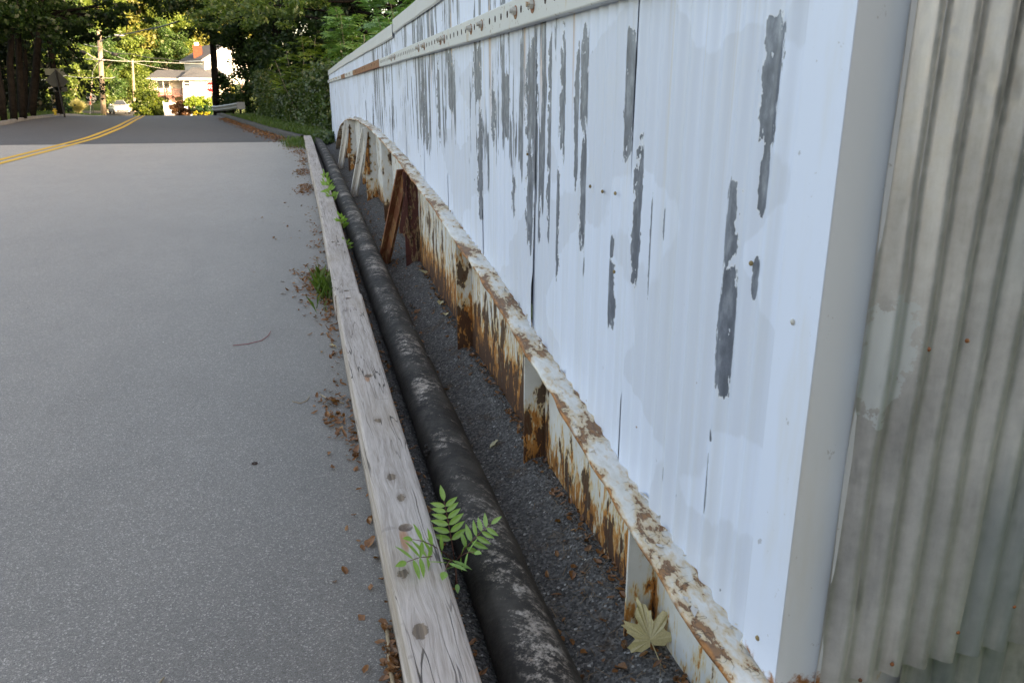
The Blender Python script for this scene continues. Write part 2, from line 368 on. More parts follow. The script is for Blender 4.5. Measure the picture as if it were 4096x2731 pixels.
def m_galv():
    g = G('dull_galvanised_sheet'); c = g.co()
    s = g.noise(g.map(c, (14, 14, 1.6)), 1.0, 5, .65); b = g.noise(c, 4.5, 3, .5); f = g.noise(c, 45, 4, .7)
    v = g.add(g.add(g.mul(s, .45), g.mul(b, .35)), g.mul(f, .2))
    col = g.ramp(v, [(.3, (.30, .30, .31)), (.5, (.54, .545, .56)), (.62, (.68, .685, .70)), (.75, (.80, .80, .81))])
    # flaking remains of white paint next to the corner
    x, y, z = g.sep(c)
    d = g.add(g.math('POWER', g.mul(g.sub(x, 1.075), 1/.060), 2), g.math('POWER', g.mul(g.sub(z, 1.13), 1/.13), 2))
    pt = g.step(g.add(d, g.mul(g.sub(g.noise(c, 28, 5, .7), .5), 3.2)), .9, 1.0, 1, 0)
    col = g.mix(g.mul(pt, .9), col, (.60, .65, .69))
    bl = g.mul(g.step(x, 1.22, 1.42), g.step(g.noise(g.map(c, (9, 9, 1.2), (3, 0, 0)), 1.0, 4), .42, .62))
    col = g.mix(g.mul(bl, .5), col, (.20, .27, .32))
    dk = g.step(g.noise(g.map(c, (7, 7, 3), (5, 5, 1)), 1.0, 4, .6), .62, .72); col = g.mix(g.mul(dk, .45), col, (.09, .09, .088))
    return g.pbr(col, g.step(f, .3, .7, .34, .48), .60, g.bump(f, .08, .002), .5)
M['galv'] = m_galv()
def m_rustweb():
    g = G('rusting_white_girder'); c = g.co(); x, y, z = g.sep(c); h = g.attr('hg')
    st = g.noise(g.map(c, (20, 20, 4.5)), 1.0, 5, .68); fi = g.noise(g.map(c, (60, 60, 17), (3, 1, 2)), 1.0, 4, .65)
    rg = g.noise(g.map(c, (1, 1.1, 1.4), (0, 5, 0)), 1.0, 3)
    yy = g.add(g.add(g.step(y, 1.75, 1.9, -.05, .05), g.step(y, 2.88, 2.98, 0, .115)), g.add(g.step(y, 4.3, 4.5, 0, -.02), g.step(y, 6.5, 8.2, 0, -.075)))
    lowb = g.step(h, 0, .40, .17, -.05)
    a = g.add(g.add(g.mul(st, .55), g.mul(fi, .45)), g.add(lowb, g.add(yy, g.mul(g.sub(rg, .5), .24))))
    halo = g.step(a, .575, .66); rust = g.step(a, .64, .69); dark = g.step(g.add(a, g.mul(g.sub(fi, .5), .2)), .74, .80)
    fl = g.add(g.add(g.noise(g.map(c, (11, 11, 5), (2, 2, 7)), 1.0, 5, .66), g.mul(yy, .55)), g.mul(lowb, .38)); flake = g.step(fl, .615, .63); flh = g.step(fl, .56, .62)
    white = g.ramp(g.noise(c, 9, 4, .6), [(.3, (.52, .53, .52)), (.7, (.64, .66, .67))])
    col = g.mix(g.mul(halo, .75), white, (.58, .44, .20))
    rc = g.ramp(g.noise(g.map(c, (30, 30, 8), (1, 7, 2)), 1.0, 4, .7), [(.3, (.20, .075, .024)), (.5, (.43, .175, .042)), (.75, (.58, .31, .11))])
    col = g.mix(g.mul(flh, .6), col, (.50, .33, .12)); col = g.mix(rust, col, rc); col = g.mix(g.mul(g.mx(dark, flake), .92), col, g.mix(fi, (.030, .017, .013), (.085, .040, .026)))
    hh = g.add(g.mul(g.sub(1, g.mul(rust, .5)), 1), g.add(g.mul(g.sub(1, g.mx(dark, flake)), 1.0), g.mul(fi, .4)))
    return g.pbr(col, g.mix(rust, (.5,)*3, (.9,)*3), 0, g.bump(hh, .6, .003), .35)
M['web'] = m_rustweb()
def m_ledge():
    g = G('flaking_paint_on_flange'); c = g.co()
    a = g.noise(g.map(c, (10, 5, 5)), 1.0, 5, .62); b = g.noise(g.map(c, (40, 18, 18), (2, 0, 0)), 1.0, 4, .65); e = g.attr('edge')
    v = g.add(g.add(g.mul(a, .65), g.mul(b, .35)), g.mul(e, .045))
    white = g.ramp(b, [(.3, (.56, .53, .46)), (.6, (.70, .69, .66))])
    col = g.mix(g.mul(g.step(v, .46, .55), .8), white, (.55, .40, .22))
    col = g.mix(g.step(v, .548, .572), col, g.ramp(b, [(.3, (.15, .09, .06)), (.55, (.24, .13, .07)), (.75, (.36, .17, .06))]))
    col = g.mix(g.step(v, .70, .74), col, (.30, .12, .03)); col = g.mix(g.mul(g.step(g.add(e, g.mul(g.sub(a, .5), 1.6)), .82, 1.05), .85), col, g.mix(g.step(b, .4, .6), (.22, .085, .025), (.46, .19, .05)))
    cr = g.mul(g.step(g.math('ABSOLUTE', g.sub(g.noise(g.map(c, (14, 22, 14)), 1.0, 2), .5)), .003, .009, 1, 0), g.step(a, .45, .55))
    col = g.mix(g.mul(cr, .7), col, (.06, .04, .03))
    h = g.sub(g.step(v, .60, .56), g.mul(cr, .6))
    return g.pbr(col, .6, 0, g.bump(g.add(h, g.mul(b, .4)), .7, .005), .4)
M['ledge'] = m_ledge()
def m_paintsteel(name, base, rustc, amt):
    g = G(name); c = g.co(); s = g.noise(g.map(c, (22, 22, 5)), 1.0, 5, .68)
    r = g.step(s, .66-amt, .70-amt); hal = g.step(s, .60-amt, .68-amt)
    col = g.mix(g.mul(hal, .5), base, (.5, .38, .2)); col = g.mix(r, col, rustc)
    col = g.mix(g.step(g.noise(c, 30, 4, .7), .62, .7), col, tuple(.5*x for x in rustc))
    return g.pbr(col, .6, 0, g.bump(s, .3, .004), .4)
M['white_steel'] = m_paintsteel('white_brace_paint', (.80, .80, .78), (.20, .09, .04), .015)
M['rail_steel'] = m_paintsteel('grey_rail_paint', (.56, .575, .56), (.30, .13, .04), .01)
M['brown_steel'] = m_paintsteel('brown_oxide_paint', (.215, .085, .045), (.30, .12, .045), .10)
M['maroon'] = m_paintsteel('maroon_primer', (.075, .022, .020), (.03, .014, .012), .10)
M['rusty'] = m_paintsteel('bare_rust', (.25, .085, .028), (.13, .05, .022), .10)
M['rivet'] = m_paintsteel('rusty_rivet', (.24, .17, .075), (.12, .05, .02), .04)
M['dark_rust'] = plain('dark_rust', (.05, .026, .018), .9, 0, .4, 30, .4)
M['bolt'] = m_paintsteel('painted_bolt', (.50, .49, .46), (.40, .15, .03), .08)
M['flake'] = m_paintsteel('paint_flake', (.62, .60, .56), (.20, .11, .07), .05)
M['dry_leaf'] = leaf_mat('dry_leaf', (.09, .04, .016), (.30, .125, .04), (.46, .28, .12), .2, .04, 12)
M['pale_leaf'] = leaf_mat('yellow_green_leaf', (.44, .36, .19), (.60, .52, .29), (.50, .38, .20), .25, .05, 18)
M['weed'] = leaf_mat('bright_weed_leaf', (.17, .33, .06), (.26, .45, .09), (.42, .50, .07), .35, .06, 5)
M['weed_stem'] = plain('weed_stem', (.16, .07, .05), .6)
M['straw_dry'] = plain('dry_straw', (.20, .135, .08), .9, 0, .4, 40)
M['twig'] = plain('dry_twig', (.34, .26, .17), .8, 0, .35, 40)
M['pebble'] = leaf_mat('pale_grit_chips', (.12, .12, .12), (.35, .34, .32), (.75, .74, .7), 0, .03, 3)
M['red_wire'] = plain('red_thread', (.28, .03, .035), .6)
M['bark'] = plain('dark_bark', (.011, .0095, .0085), .95, 0, .5, 7, .8, .08)
M['bark_pale'] = plain('pale_bark', (.30, .25, .19), .9, 0, .3, 5, .5)
M['pole_wood'] = plain('grey_pole_wood', (.33, .265, .19), .85, 0, .2, 8, .2)
M['leaf_shade'] = leaf_mat('maple_leaf_shaded', (.007, .020, .004), (.020, .050, .009), (.05, .095, .014), .35, .025, .5)  # shade under the trees is worked into these dark leaf colours
M['leaf_sun'] = leaf_mat('sunlit_tree_leaf', (.07, .125, .022), (.155, .22, .045), (.24, .29, .075), .35, .03, .25)
M['leaf_sun2'] = leaf_mat('yellowish_tree_leaf', (.12, .14, .03), (.23, .235, .06), (.33, .31, .10), .35, .03, .25)
M['leaf_sun3'] = leaf_mat('bluish_tree_leaf', (.035, .085, .022), (.075, .145, .038), (.13, .19, .05), .35, .03, .25)
M['leaf_locust'] = leaf_mat('sumac_leaflet', (.10, .23, .07), (.22, .40, .125), (.36, .48, .13), .35, .07, 1.0)
M['leaf_locust2'] = leaf_mat('yellowing_leaflet', (.09, .16, .02), (.20, .30, .045), (.36, .33, .06), .35, .06, 1.0)
M['leaf_deep_shade'] = leaf_mat('undergrowth_leaf_shaded', (.004, .008, .003), (.010, .020, .006), None, .15, .02, .5)  # leaves coloured almost black to stand for the thicket's deep shade
M['leaf_bough'] = leaf_mat('bough_leaf', (.045, .09, .012), (.11, .185, .028), (.27, .26, .05), .35, .05, 1.0)
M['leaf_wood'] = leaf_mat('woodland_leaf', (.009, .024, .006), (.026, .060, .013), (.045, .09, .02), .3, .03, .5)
M['leaf_vine'] = leaf_mat('vine_leaf', (.022, .050, .010), (.075, .130, .026), (.20, .19, .035), .3, .06, .8)
M['leaf_bush'] = leaf_mat('evergreen_spray', (.03, .06, .008), (.085, .125, .014), (.17, .19, .02), .25, .03, .9)
M['leaf_lime'] = leaf_mat('lime_shrub_leaf', (.14, .22, .02), (.24, .33, .035), None, .3, .04, 1)
M['leaf_yellow'] = leaf_mat('yellow_shrub_leaf', (.30, .28, .02), (.48, .42, .04), None, .25, .03, 1)
M['leaf_red'] = leaf_mat('red_maple_leaf', (.10, .045, .022), (.20, .095, .04), (.24, .14, .05), .3, .03, 1)
M['leaf_dark'] = leaf_mat('dark_conifer', (.012, .045, .012), (.03, .085, .02), None, .2, .03, 1)
M['straw'] = leaf_mat('ornamental_grass', (.26, .25, .09), (.42, .40, .17), None, .3, .03, 1)
M['grass'] = leaf_mat('grass_blade', (.035, .075, .012), (.085, .15, .025), (.16, .17, .05), .35, .03, 1)
def m_lawn():
    g = G('lawn_ground'); c = g.co()
    col = g.ramp(g.noise(c, 1.3, 5, .7), [(.3, (.045, .075, .016)), (.6, (.075, .11, .022)), (.8, (.12, .12, .05))])
    return g.pbr(col, .95, 0, g.bump(g.noise(c, 25, 4), .8, .05), .2)
M['lawn'] = m_lawn()
M['concrete'] = plain('kerb_concrete', (.20, .19, .175), .9, 0, .3, 5, .4)
M['kerb_dark'] = plain('asphalt_kerb', (.075, .072, .068), .9, 0, .35, 9, .5)
M['galv_steel'] = plain('galvanised_rail', (.25, .265, .28), .5, .4, .15, 5, .05)
# ------------------------------------------------------------------ ground, roads, kerbs
RR = [(-60, .18), (20.2, .18), (21.9, -.2), (26.5, -1.04), (33.5, -2.1), (41, -3.2), (48, -4.1), (60, -5.4), (72, -7.2), (80, -9.5), (100, -14), (125, -18)]
LL = [(-60, -10.6), (25, -10.0), (31.7, -9.97), (38, -11), (44.7, -11.7), (52, -12.6), (60, -13.6), (72, -14.6), (80, -17), (100, -25), (125, -31)]
YC = [(-60, -5.08), (19, -5.08), (23, -5.18), (30, -5.82), (36, -6.58), (42, -7.31), (48, -8.13), (60, -9.6)]
def rr(Y): return interp(Y, RR)
def ll(Y): return interp(Y, LL)
def smoothpts(pts, lo, hi, n=120):
    ys = np.linspace(lo, hi, n); v = np.interp(ys, [p[0] for p in pts], [p[1] for p in pts])
    k = np.hanning(9); k /= k.sum(); return list(zip(ys, np.convolve(np.pad(v, 4, 'edge'), k, 'valid')))
YC = smoothpts(YC, -60, 60, 240); LL = smoothpts(LL, -60, 125, 240)
gxs = [-420, -250, -150, -100, -70, -50, -40, -30, -24, -18, -14, -10, -6, -3, 0, 1.3, 3, 6, 10, 20, 40, 80, 160, 300]
gys = list(np.linspace(-60, 60, 61)) + list(np.linspace(64, 320, 40)) + [600, 1500]
def gz(x, y):
    z = prof(min(y, 320)) - .09
    if x > 1.2 and y < 24: z -= .35
    if y > 60: z += .02*max(0, abs(x+15)-25)
    return (x, y, z)
props(grid_obj('ground', gxs, gys, gz, M['lawn']), kind='structure')
def strip(name, f0, f1, y0, y1, dz, mat, nx=6, ny=80, parent=None, kind='structure'):
    ys = np.linspace(y0, y1, ny)
    o = grid_obj(name, list(np.linspace(0, 1, nx)), list(ys), lambda u, y: (f0(y)*(1-u)+f1(y)*u, y, prof(y)+dz), mat, parent)
    if kind and not parent: props(o, kind=kind)
    return o
JOINT = 20.35
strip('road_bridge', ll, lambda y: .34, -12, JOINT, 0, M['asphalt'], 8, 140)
strip('road', ll, rr, JOINT, 125, .001, M['asphalt_dark'], 8, 200)
for k, dx in enumerate((-.10, .14)):
    for nm, a, b in (('yellow_line', -12, JOINT-.002), ('yellow_line', JOINT+.002, 60)):
        strip(nm, lambda y: interp(y, YC)+dx-.065, lambda y: interp(y, YC)+dx+.065, a, b, .006, M['yellow_paint'], 2, 90)
def kerb(name, fx, side, y0, y1, h, w, mat, ny=90):
    """raised kerb with rounded road edge; side = -1 grows to the left"""
    ys = np.linspace(y0, y1, ny); secs = [(0, -.05), (.015, h*.8), (.04, h), (w, h), (w+.01, -.05)]
    V = []; F = []
    for y in ys:
        jit = .012*mnoise.noise(Vector((y*1.3, side*7, 0)))
        for (u, z) in secs: V.append((fx(y)+side*u+jit, y, prof(y)+z+jit*.5))
    n = len(secs)
    for j in range(ny-1):
        for i in range(n-1): F.append((j*n+i, j*n+i+1, (j+1)*n+i+1, (j+1)*n+i))
    return props(mesh_obj(name, V, F, mat, None, True), kind='structure')
kerb('kerb_left', lambda y: ll(y), -1, 20, 78, .13, .16, M['concrete'])
kerb('kerb_right', lambda y: rr(y), 1, 20.6, 70, .14, .17, M['kerb_dark'])
strip('sidewalk_left', lambda y: ll(y)-2.1, lambda y: ll(y)-.9, 28, 78, .135, M['concrete'], 3, 60)
strip('verge_left', lambda y: ll(y)-60, lambda y: ll(y)-.16, 20, 78, .125, M['lawn'], 10, 70)
strip('verge_right', lambda y: rr(y)+.17, lambda y: rr(y)+14, 20.6, 70, .125, M['lawn'], 8, 60)
# unseen hillside behind the camera, added and shaped to keep the bridge in shade
hx = np.linspace(-70, 130, 41); hy = np.linspace(0, 1, 15)
def hillp(cx, t):
    d = 24 + t*90; h = interp(cx, [(-70, 20), (-20, 30), (19, 32), (26, 25.5), (30, 23.5), (45, 19), (130, 15)])*math.sin(min(1, t/.32)*math.pi/2)**1.3*(1-.35*max(0, t-.4))
    h *= min(1, (cx+70)/30+.0)*min(1, (130-cx)/30) if True else 1
    h += 1.2*mnoise.noise(Vector((cx*.06, d*.06, 2)))*min(1, t*4)
    return (d*SUN_AZ[0]+cx*.8, d*SUN_AZ[1]+cx*.6, -1.2+max(0, h))
props(grid_obj('hill', list(hx), list(hy), hillp, M['lawn']), kind='structure')
# gritty strip between kerb timber and girder
def gritz(x, y):
    t = (x-.34)/(1.0-.34)
    return (x, y, prof(y) - .085*math.sin(math.pi*min(1, max(0, t*1.15+.05)))**.8 + .010*mnoise.noise(Vector((x*6, y*3, 0))) + .005*mnoise.noise(Vector((x*25, y*25, 3))) + .002)
grit_ys = list(np.linspace(.7, 8, 320)) + list(np.linspace(8.06, 21, 120))
props(grid_obj('grit_strip', list(np.linspace(.343, 1.02, 34)), grit_ys, gritz, M['grit']), kind='structure')

# ------------------------------------------------------------------ kerb timbers
def timber(y0, y1, x0, x1, hgt, seed, label, holes, chamfer=.012, twist=0):
    n = max(12, int((y1-y0)/.05)); V = []; F = []; zb = []
    sec0 = [(0, -.04), (0, hgt*.36), (.004, hgt*.40), (.002, hgt-chamfer), (chamfer*.35, hgt-chamfer*.3), (chamfer, hgt), ]
    w = x1-x0
    sec = sec0 + [(w*.3, hgt), (w*.5, hgt), (w*.7, hgt)] + [(w-chamfer, hgt), (w-chamfer*.35, hgt-chamfer*.3), (w, hgt-chamfer), (w, hgt*.4), (w, -.04)]
    m = len(sec)
    for i in range(n+1):
        y = y0+(y1-y0)*i/n; p = prof(y)
        for k, (u, z) in enumerate(sec):
            e = Vector((u*9+seed, y*1.1, z*9))
            d = .004*mnoise.noise(e) + .0018*mnoise.noise(e*4)
            edge = .004*max(0, mnoise.noise(Vector((y*3, seed, k)))) if k in (3, 4, 5, 9, 10, 11) else 0
            zz = z - edge + d*(1 if z > 0 else 0) + twist*(u-w/2)*(y-y0)
            V.append((x0+u+(d if k < 5 else -d)*.8 + .010*math.sin(y*.55+seed), y, p+zz)); zb.append(p)
    for i in range(n):
        for k in range(m-1): F.append((i*m+k, (i+1)*m+k, (i+1)*m+k+1, i*m+k+1))
    F.append(tuple(range(m))); F.append(tuple(n*m+k for k in range(m-1, -1, -1)))
    F += [(i*m+m-1, (i+1)*m+m-1, (i+1)*m, i*m) for i in range(n)]
    me = bpy.data.meshes.new('kerb_timber'); me.from_pydata(V, [], F); me.update()
    bm = bmesh.new(); bm.from_mesh(me); bmesh.ops.recalc_face_normals(bm, faces=bm.faces); bm.to_mesh(me); bm.free()
    o = link('kerb_timber', me, M['wood'])
    if holes:
        cm = MB()
        for (hx_, hy_, r) in holes:
            zt = prof(hy_)+hgt; cm.lathe((hx_, hy_, zt), [(0, -.045), (r, -.045), (r*1.03, .05), (0, .05)], 20)
        cut = cm.build('cutter', None); bm = bmesh.new(); bm.from_mesh(cut.data); bmesh.ops.remove_doubles(bm, verts=bm.verts, dist=1e-5); bmesh.ops.recalc_face_normals(bm, faces=bm.faces); bm.to_mesh(cut.data); bm.free()
        b = o.modifiers.new('b', 'BOOLEAN'); b.object = cut; b.operation = 'DIFFERENCE'; b.solver = 'EXACT'
        bpy.context.view_layer.update()
        dg = bpy.context.evaluated_depsgraph_get(); me2 = bpy.data.meshes.new_from_object(o.evaluated_get(dg))
        o.modifiers.clear(); o.data = me2; bpy.data.objects.remove(cut)
        if not me2.materials: me2.materials.append(M['wood'])
    me = o.data
    a = me.attributes.new('zb', 'FLOAT', 'POINT'); a.data.foreach_set('value', [prof(v.co.y) for v in me.vertices])
    props(o, label, 'timber', 'weathered kerb timbers laid end to end')
    for (hx_, hy_, r) in holes:
        zt = prof(hy_)+hgt-.040
        MB().lathe((hx_, hy_, zt), [(0, .012), (r*.30, .012), (r*.36, .004), (r*.38, .002), (r*.8, .001), (r*.85, -.004)], 14).build('bolt', M['rivet'], o)
    return o
TX0, TX1 = .178, .347
timber(.95, 5.06, TX0, TX1+.004, .172, 3, 'nearest grey weathered kerb timber with rusty bolt holes and knots', [(.252, 2.268, .024), (.257, 3.628, .022), (.250, 4.975, .020)], .013)
timber(5.066, 10.6, TX0-.006, TX1-.004, .170, 9, 'second kerb timber from the camera with a bolt hole at its near end', [(.250, 5.15, .018), (.276, 6.487, .016), (.27, 9.9, .018)], .014)
timber(10.606, 15.4, TX0+.004, TX1, .168, 17, 'third kerb timber beside the two white leaning braces', [(.26, 10.9, .018)], .014)
timber(15.406, 19.9, TX0, TX1+.004, .172, 23, 'farthest kerb timber ending at the grass by the dark kerb', [], .014)

# ------------------------------------------------------------------ wrapped pipe
def pipe():
    ys = np.linspace(.75, 20.6, 620); seg = 36; V = []; up = []
    for i, y in enumerate(ys):
        cx = .53 + .012*math.sin(y*.5); cz = prof(y)+.004
        wrap = .0022*((y*5.2) % 1.0)
        for k in range(seg):
            t = 2*math.pi*k/seg; nx, nz = math.cos(t), math.sin(t)
            p = Vector((nx*2, y*3.5, nz*2)); r = .1065 + wrap + .0045*mnoise.noise(p) + .002*mnoise.noise(p*4)
            if 6.2 < y < 8.2: r += .006*max(0, mnoise.noise(Vector((nx*4, y*9, nz*4))))
            V.append((cx+r*nx, y, cz+r*nz)); up.append(nz*.5+.5)
    F = [(i*seg+k, i*seg+(k+1) % seg, (i+1)*seg+(k+1) % seg, (i+1)*seg+k) for i in range(len(ys)-1) for k in range(seg)]
    o = mesh_obj('wrapped_pipe', V, F, M['pipe'], None, True)
    a = o.data.attributes.new('up', 'FLOAT', 'POINT'); a.data.foreach_set('value', up)
    props(o, 'black tar wrapped pipe with pale scuffs lying between timber and girder', 'pipe')
    # torn wrapping and tar lumps
    for (y, ang, s) in ((3.02, 2.75, 1.0), (2.62, 2.9, .7), (7.05, .95, .8), (7.75, 1.15, .9), (6.3, 1.0, .6), (4.55, .9, .7), (4.1, .75, .6), (2.35, 2.7, .6)):
        m = MB(); rr_ = random.Random(int(y*100))
        c = Vector((.53+.012*math.sin(y*.5), y, prof(y)+.004)); n = Vector((math.cos(ang), 0, math.sin(ang)))
        t = Vector((-n.z, 0, n.x))
        for j in range(9):
            p = c + n*(.106+rr_.uniform(-.004, .004)) + t*rr_.uniform(-.02, .02)*s + Vector((0, rr_.uniform(-.05, .05)*s, 0))
            m.ball(p, rr_.uniform(.006, .012)*s, 7, 5, (1, 1.8, .8))
        m.build('torn_wrap' if ang > 2 else 'tar_lump', M['grit'] if ang < 2 else M['pipe'], o, True)
    return o
pipe()

# ------------------------------------------------------------------ bridge parapet girder
XW = .945
ZC = [(1.1, .365), (1.3, .375), (1.5, .400), (1.9, .455), (2.4, .555), (3.0, .655), (3.75, .785), (4.35, .850), (5.0, .940), (6.3, 1.075), (7.0, 1.150), (8.1, 1.240), (9.4, 1.330), (10.5, 1.375), (11.6, 1.395), (12.8, 1.385), (13.8, 1.350), (14.7, 1.295), (15.5, 1.225), (16.2, 1.14), (16.8, 1.03), (17.3, .90), (17.7, .76), (18.0, .62)]
_yy = np.linspace(1.0, 18.1, 400); _zz = np.interp(_yy, [a for a, b in ZC], [b for a, b in ZC]); _k = np.hanning(15); _k /= _k.sum()
_zz = np.convolve(np.pad(_zz, 7, 'edge'), _k, 'valid')
def zc(y): return float(np.interp(y, _yy, _zz))
RAILB = [(1, 1.868), (2.2, 1.885), (3.1, 1.894), (3.9, 1.902), (4.65, 1.912), (8.1, 1.963), (11.3, 1.995), (18.4, 2.083), (22, 2.12)]
def rail_h(y): return interp(y, [(1, .112), (3.3, .110), (4.6, .102), (6, .094), (8, .080), (12, .072), (22, .070)])
CAPB = [(1, 2.10), (3, 2.15), (5, 2.185), (7.4, 2.175), (10, 2.20), (14, 2.245), (19.2, 2.285), (22, 2.30)]
par = empty('bridge_parapet', (XW, 10, .4), label='long peeling white corrugated parapet over a rusting arched girder', cat='bridge parapet', group=None)
par.location = (0, 0, 0)
EC = 1.190                                                 # near end corner
seams = [1.285] + [2.135+.967*i for i in range(19)] + [21.2]
PITCHC = .0765
def sheet_obj(y0, y1, seed):
    rn = random.Random(seed); n = int((y1-y0)/PITCHC*9)+1; rows = 26
    open_ = seed in (2, 3, 7, 10)
    lean0, lean1 = (.004, .004) if open_ else (.001, .006)
    gap = .006 if open_ else 0
    gapz = rn.uniform(.5, 1.6)
    V = []; F = []
    ov = .035
    for j in range(rows+1):
        t = j/rows
        for i in range(n+1):
            y = y0-ov*(0 if y0 < 1.3 else 1) + (y1-y0+ov)*i/n
            if y < 17.95: zb = zc(y)+.002
            else: zb = max(prof(y)+.02, .62)
            zb += .004*mnoise.noise(Vector((y*30, seed, 0)))
            z = zb + (2.30-zb)*t
            w = .0118*math.sin(2*math.pi*(y/PITCHC))
            w *= .55+.45*min(1, max(0, (2.6-y)/.7))
            w *= 1 - .55*max(0, mnoise.noise(Vector((y*.8, z*.9, 5))))       # flattened places
            u = i/n
            d = -(lean0*(1-u)+lean1*u) - w*.5 - .004*mnoise.noise(Vector((y*1.5, z*1.2, seed)))
            if u < .06: d -= gap*(1-u/.06)*math.exp(-((z-gapz)/.35)**2)
            if u < .03 and z < zb+.25: d -= .006
            V.append((XW-.006+d+(0.004 if u > .96 else 0), y, z))
    m = n+1
    for j in range(rows):
        for i in range(n): F.append((j*m+i, j*m+i+1, (j+1)*m+i+1, (j+1)*m+i))
    return mesh_obj('corrugated_sheet', V, F, M['sheet'], par, True)
for i in range(len(seams)-1): sheet_obj(seams[i], seams[i+1], i+1)
MB().poly([(XW+.03, 1.29, .9)]+[(XW+.03, y, max(.7, zc(y))+.02) for y in np.linspace(1.3, 17.9, 40)]+[(XW+.03, 21.1, .75), (XW+.03, 21.1, 2.2), (XW+.03, 1.29, 2.12)], (.01, 0, 0)).build('leak_backing_panel', M['dark_rust'], par)  # dark panel added to stop light leaking through the sheet seams
# girder web below the arch: one riveted plate per bay, with height above ground stored for the rust
def hg_attr(o):
    a = o.data.attributes.new('hg', 'FLOAT', 'POINT'); a.data.foreach_set('value', [v.co.z-prof(v.co.y) for v in o.data.vertices]); return o
bays = [.8, 1.82, 2.93, 4.385, 6.45, 8.25, 9.85, 11.2, 13.2, 15.3, 18.0]
for a, b in zip(bays[:-1], bays[1:]):
    n = max(4, int((b-a)/.15)); V = []; F = []
    for s, X in ((0, XW), (1, XW+.012)):
        for i in range(n+1):
            y = a+.001+(b-a-.002)*i/n
            for j in range(9): z0 = prof(y)-.08; V.append((X, y, z0+(max(zc(y)-.004, z0+.05)-z0)*j/8))
    q = (n+1)*9
    for i in range(n):
        for j in range(8):
            p = i*9+j; F.append((p, p+1, p+10, p+9)); F.append((q+p, q+p+9, q+p+10, q+p+1))
    hg_attr(mesh_obj('web_plate', V, F, M['web'], par))
# arched flange ledge
def ledge():
    ys = np.concatenate([np.linspace(1.15, 8, 420), np.linspace(8.03, 17.95, 330)]); V = []; F = []; ed = []
    wdt = .105
    prof_ = [(0, .0, .3), (.25, .004, .0), (.55, .004, .1), (.82, .002, .35), (.97, -.001, .9), (1.0, -.003, 1.0), (1.0, -.012, 1.0), (.95, -.015, .6), (0, -.014, .6)]
    n = len(prof_)
    for y in ys:
        z = zc(y); dz = zc(y+.02)-zc(y-.02); sl = math.atan2(dz, .04)
        for k, (u, h, e) in enumerate(prof_):
            ww = wdt*(1+.10*mnoise.noise(Vector((y*7, k*.1, 4)))*(u > .9)) 
            d = .0010*mnoise.noise(Vector((u*4, y*6, h*20))) + .0004*mnoise.noise(Vector((u*14, y*34, 1)))
            hh = h + d
            V.append((XW-u*ww, y-math.sin(sl)*hh, z+math.cos(sl)*hh)); ed.append(e)
    for i in range(len(ys)-1):
        for k in range(n-1): F.append((i*n+k, i*n+k+1, (i+1)*n+k+1, (i+1)*n+k))
    F.append(tuple(range(n-1, -1, -1)))
    o = mesh_obj('flange', V, F, M['ledge'], par, True)
    a = o.data.attributes.new('edge', 'FLOAT', 'POINT'); a.data.foreach_set('value', ed)
    # curled paint flakes on the ledge and along the foot of the sheets
    rn = random.Random(4); m = MB()
    for i in range(170):
        y = 1.25 + (rn.random()**1.15)*15.0; s = rn.uniform(.005, .017)*(1+.04*y)
        u = rn.choice([rn.uniform(0, .22), rn.uniform(0, .9)]); z = zc(y)+.006
        c = Vector((XW-.004-u*.1, y, z)); b = len(m.v)
        a = rn.uniform(0, 6.28); tdir = Vector((math.cos(a)*.5, math.sin(a), zc(y+.01)*50-zc(y)*50)).normalized(); up_ = Vector((rn.uniform(-.9, .3), rn.uniform(-.6, .6), rn.uniform(.2, 1))).normalized()
        m.v += [tuple(c-tdir*s), tuple(c+tdir*s), tuple(c+tdir*s*.6+up_*s*rn.uniform(.5, 1.3)), tuple(c-tdir*s*.5+up_*s*rn.uniform(.3, 1.5)), tuple(c+up_*s*1.6+Vector((rn.uniform(-s, s), 0, 0)))]
        m.f += [(b, b+1, b+2, b+3), (b+3, b+2, b+4)]
    f = m.build('paint_flakes', M['flake'], par); f['kind'] = 'stuff'
ledge()
# stiffeners: plates standing out from the web, with an angle leg along the web
def stiffener(y, mat, rivets=0, w=.092, th=.010, back=.06, mr='rivet'):
    m = MB(); zt = zc(y)-.026; zb = prof(y)-.08; N_ = 10
    for k in range(N_):
        a = zb+(zt-zb)*k/N_; b = zb+(zt-zb)*(k+1)/N_
        m.box((XW-w, y, a), (XW-.0005, y+th, b))
    # angle leg on the web
    for k in range(N_):
        a = zb+(zt-zb)*k/N_; b = zb+(zt-zb)*(k+1)/N_; m.box((XW-.010, y+th+.0005, a), (XW-.0005, y+th+back, b))
    o = hg_attr(m.build('stiffener', mat, par))
    for i in range(rivets):
        z = zt-.12-(zt-prof(y)-.25)*i/max(1, rivets)
        MB().ball((XW-w*.55, y-.001, z), .017, 10, 6, (1, .7, 1)).build('rivet', M[mr], o, True)
    return o
stiffener(1.82, M['web']); stiffener(2.93, M['web']); stiffener(4.385, M['web'])
stiffener(6.45, M['maroon'], 6, .12, .012, .10, 'maroon'); stiffener(8.25, M['web'], 0, .10); stiffener(9.85, M['web'], 6, .14, .012, .10)
stiffener(11.2, M['web'], 0, .08); stiffener(13.2, M['web'], 6, .14, .012, .10); stiffener(15.3, M['web'], 3)
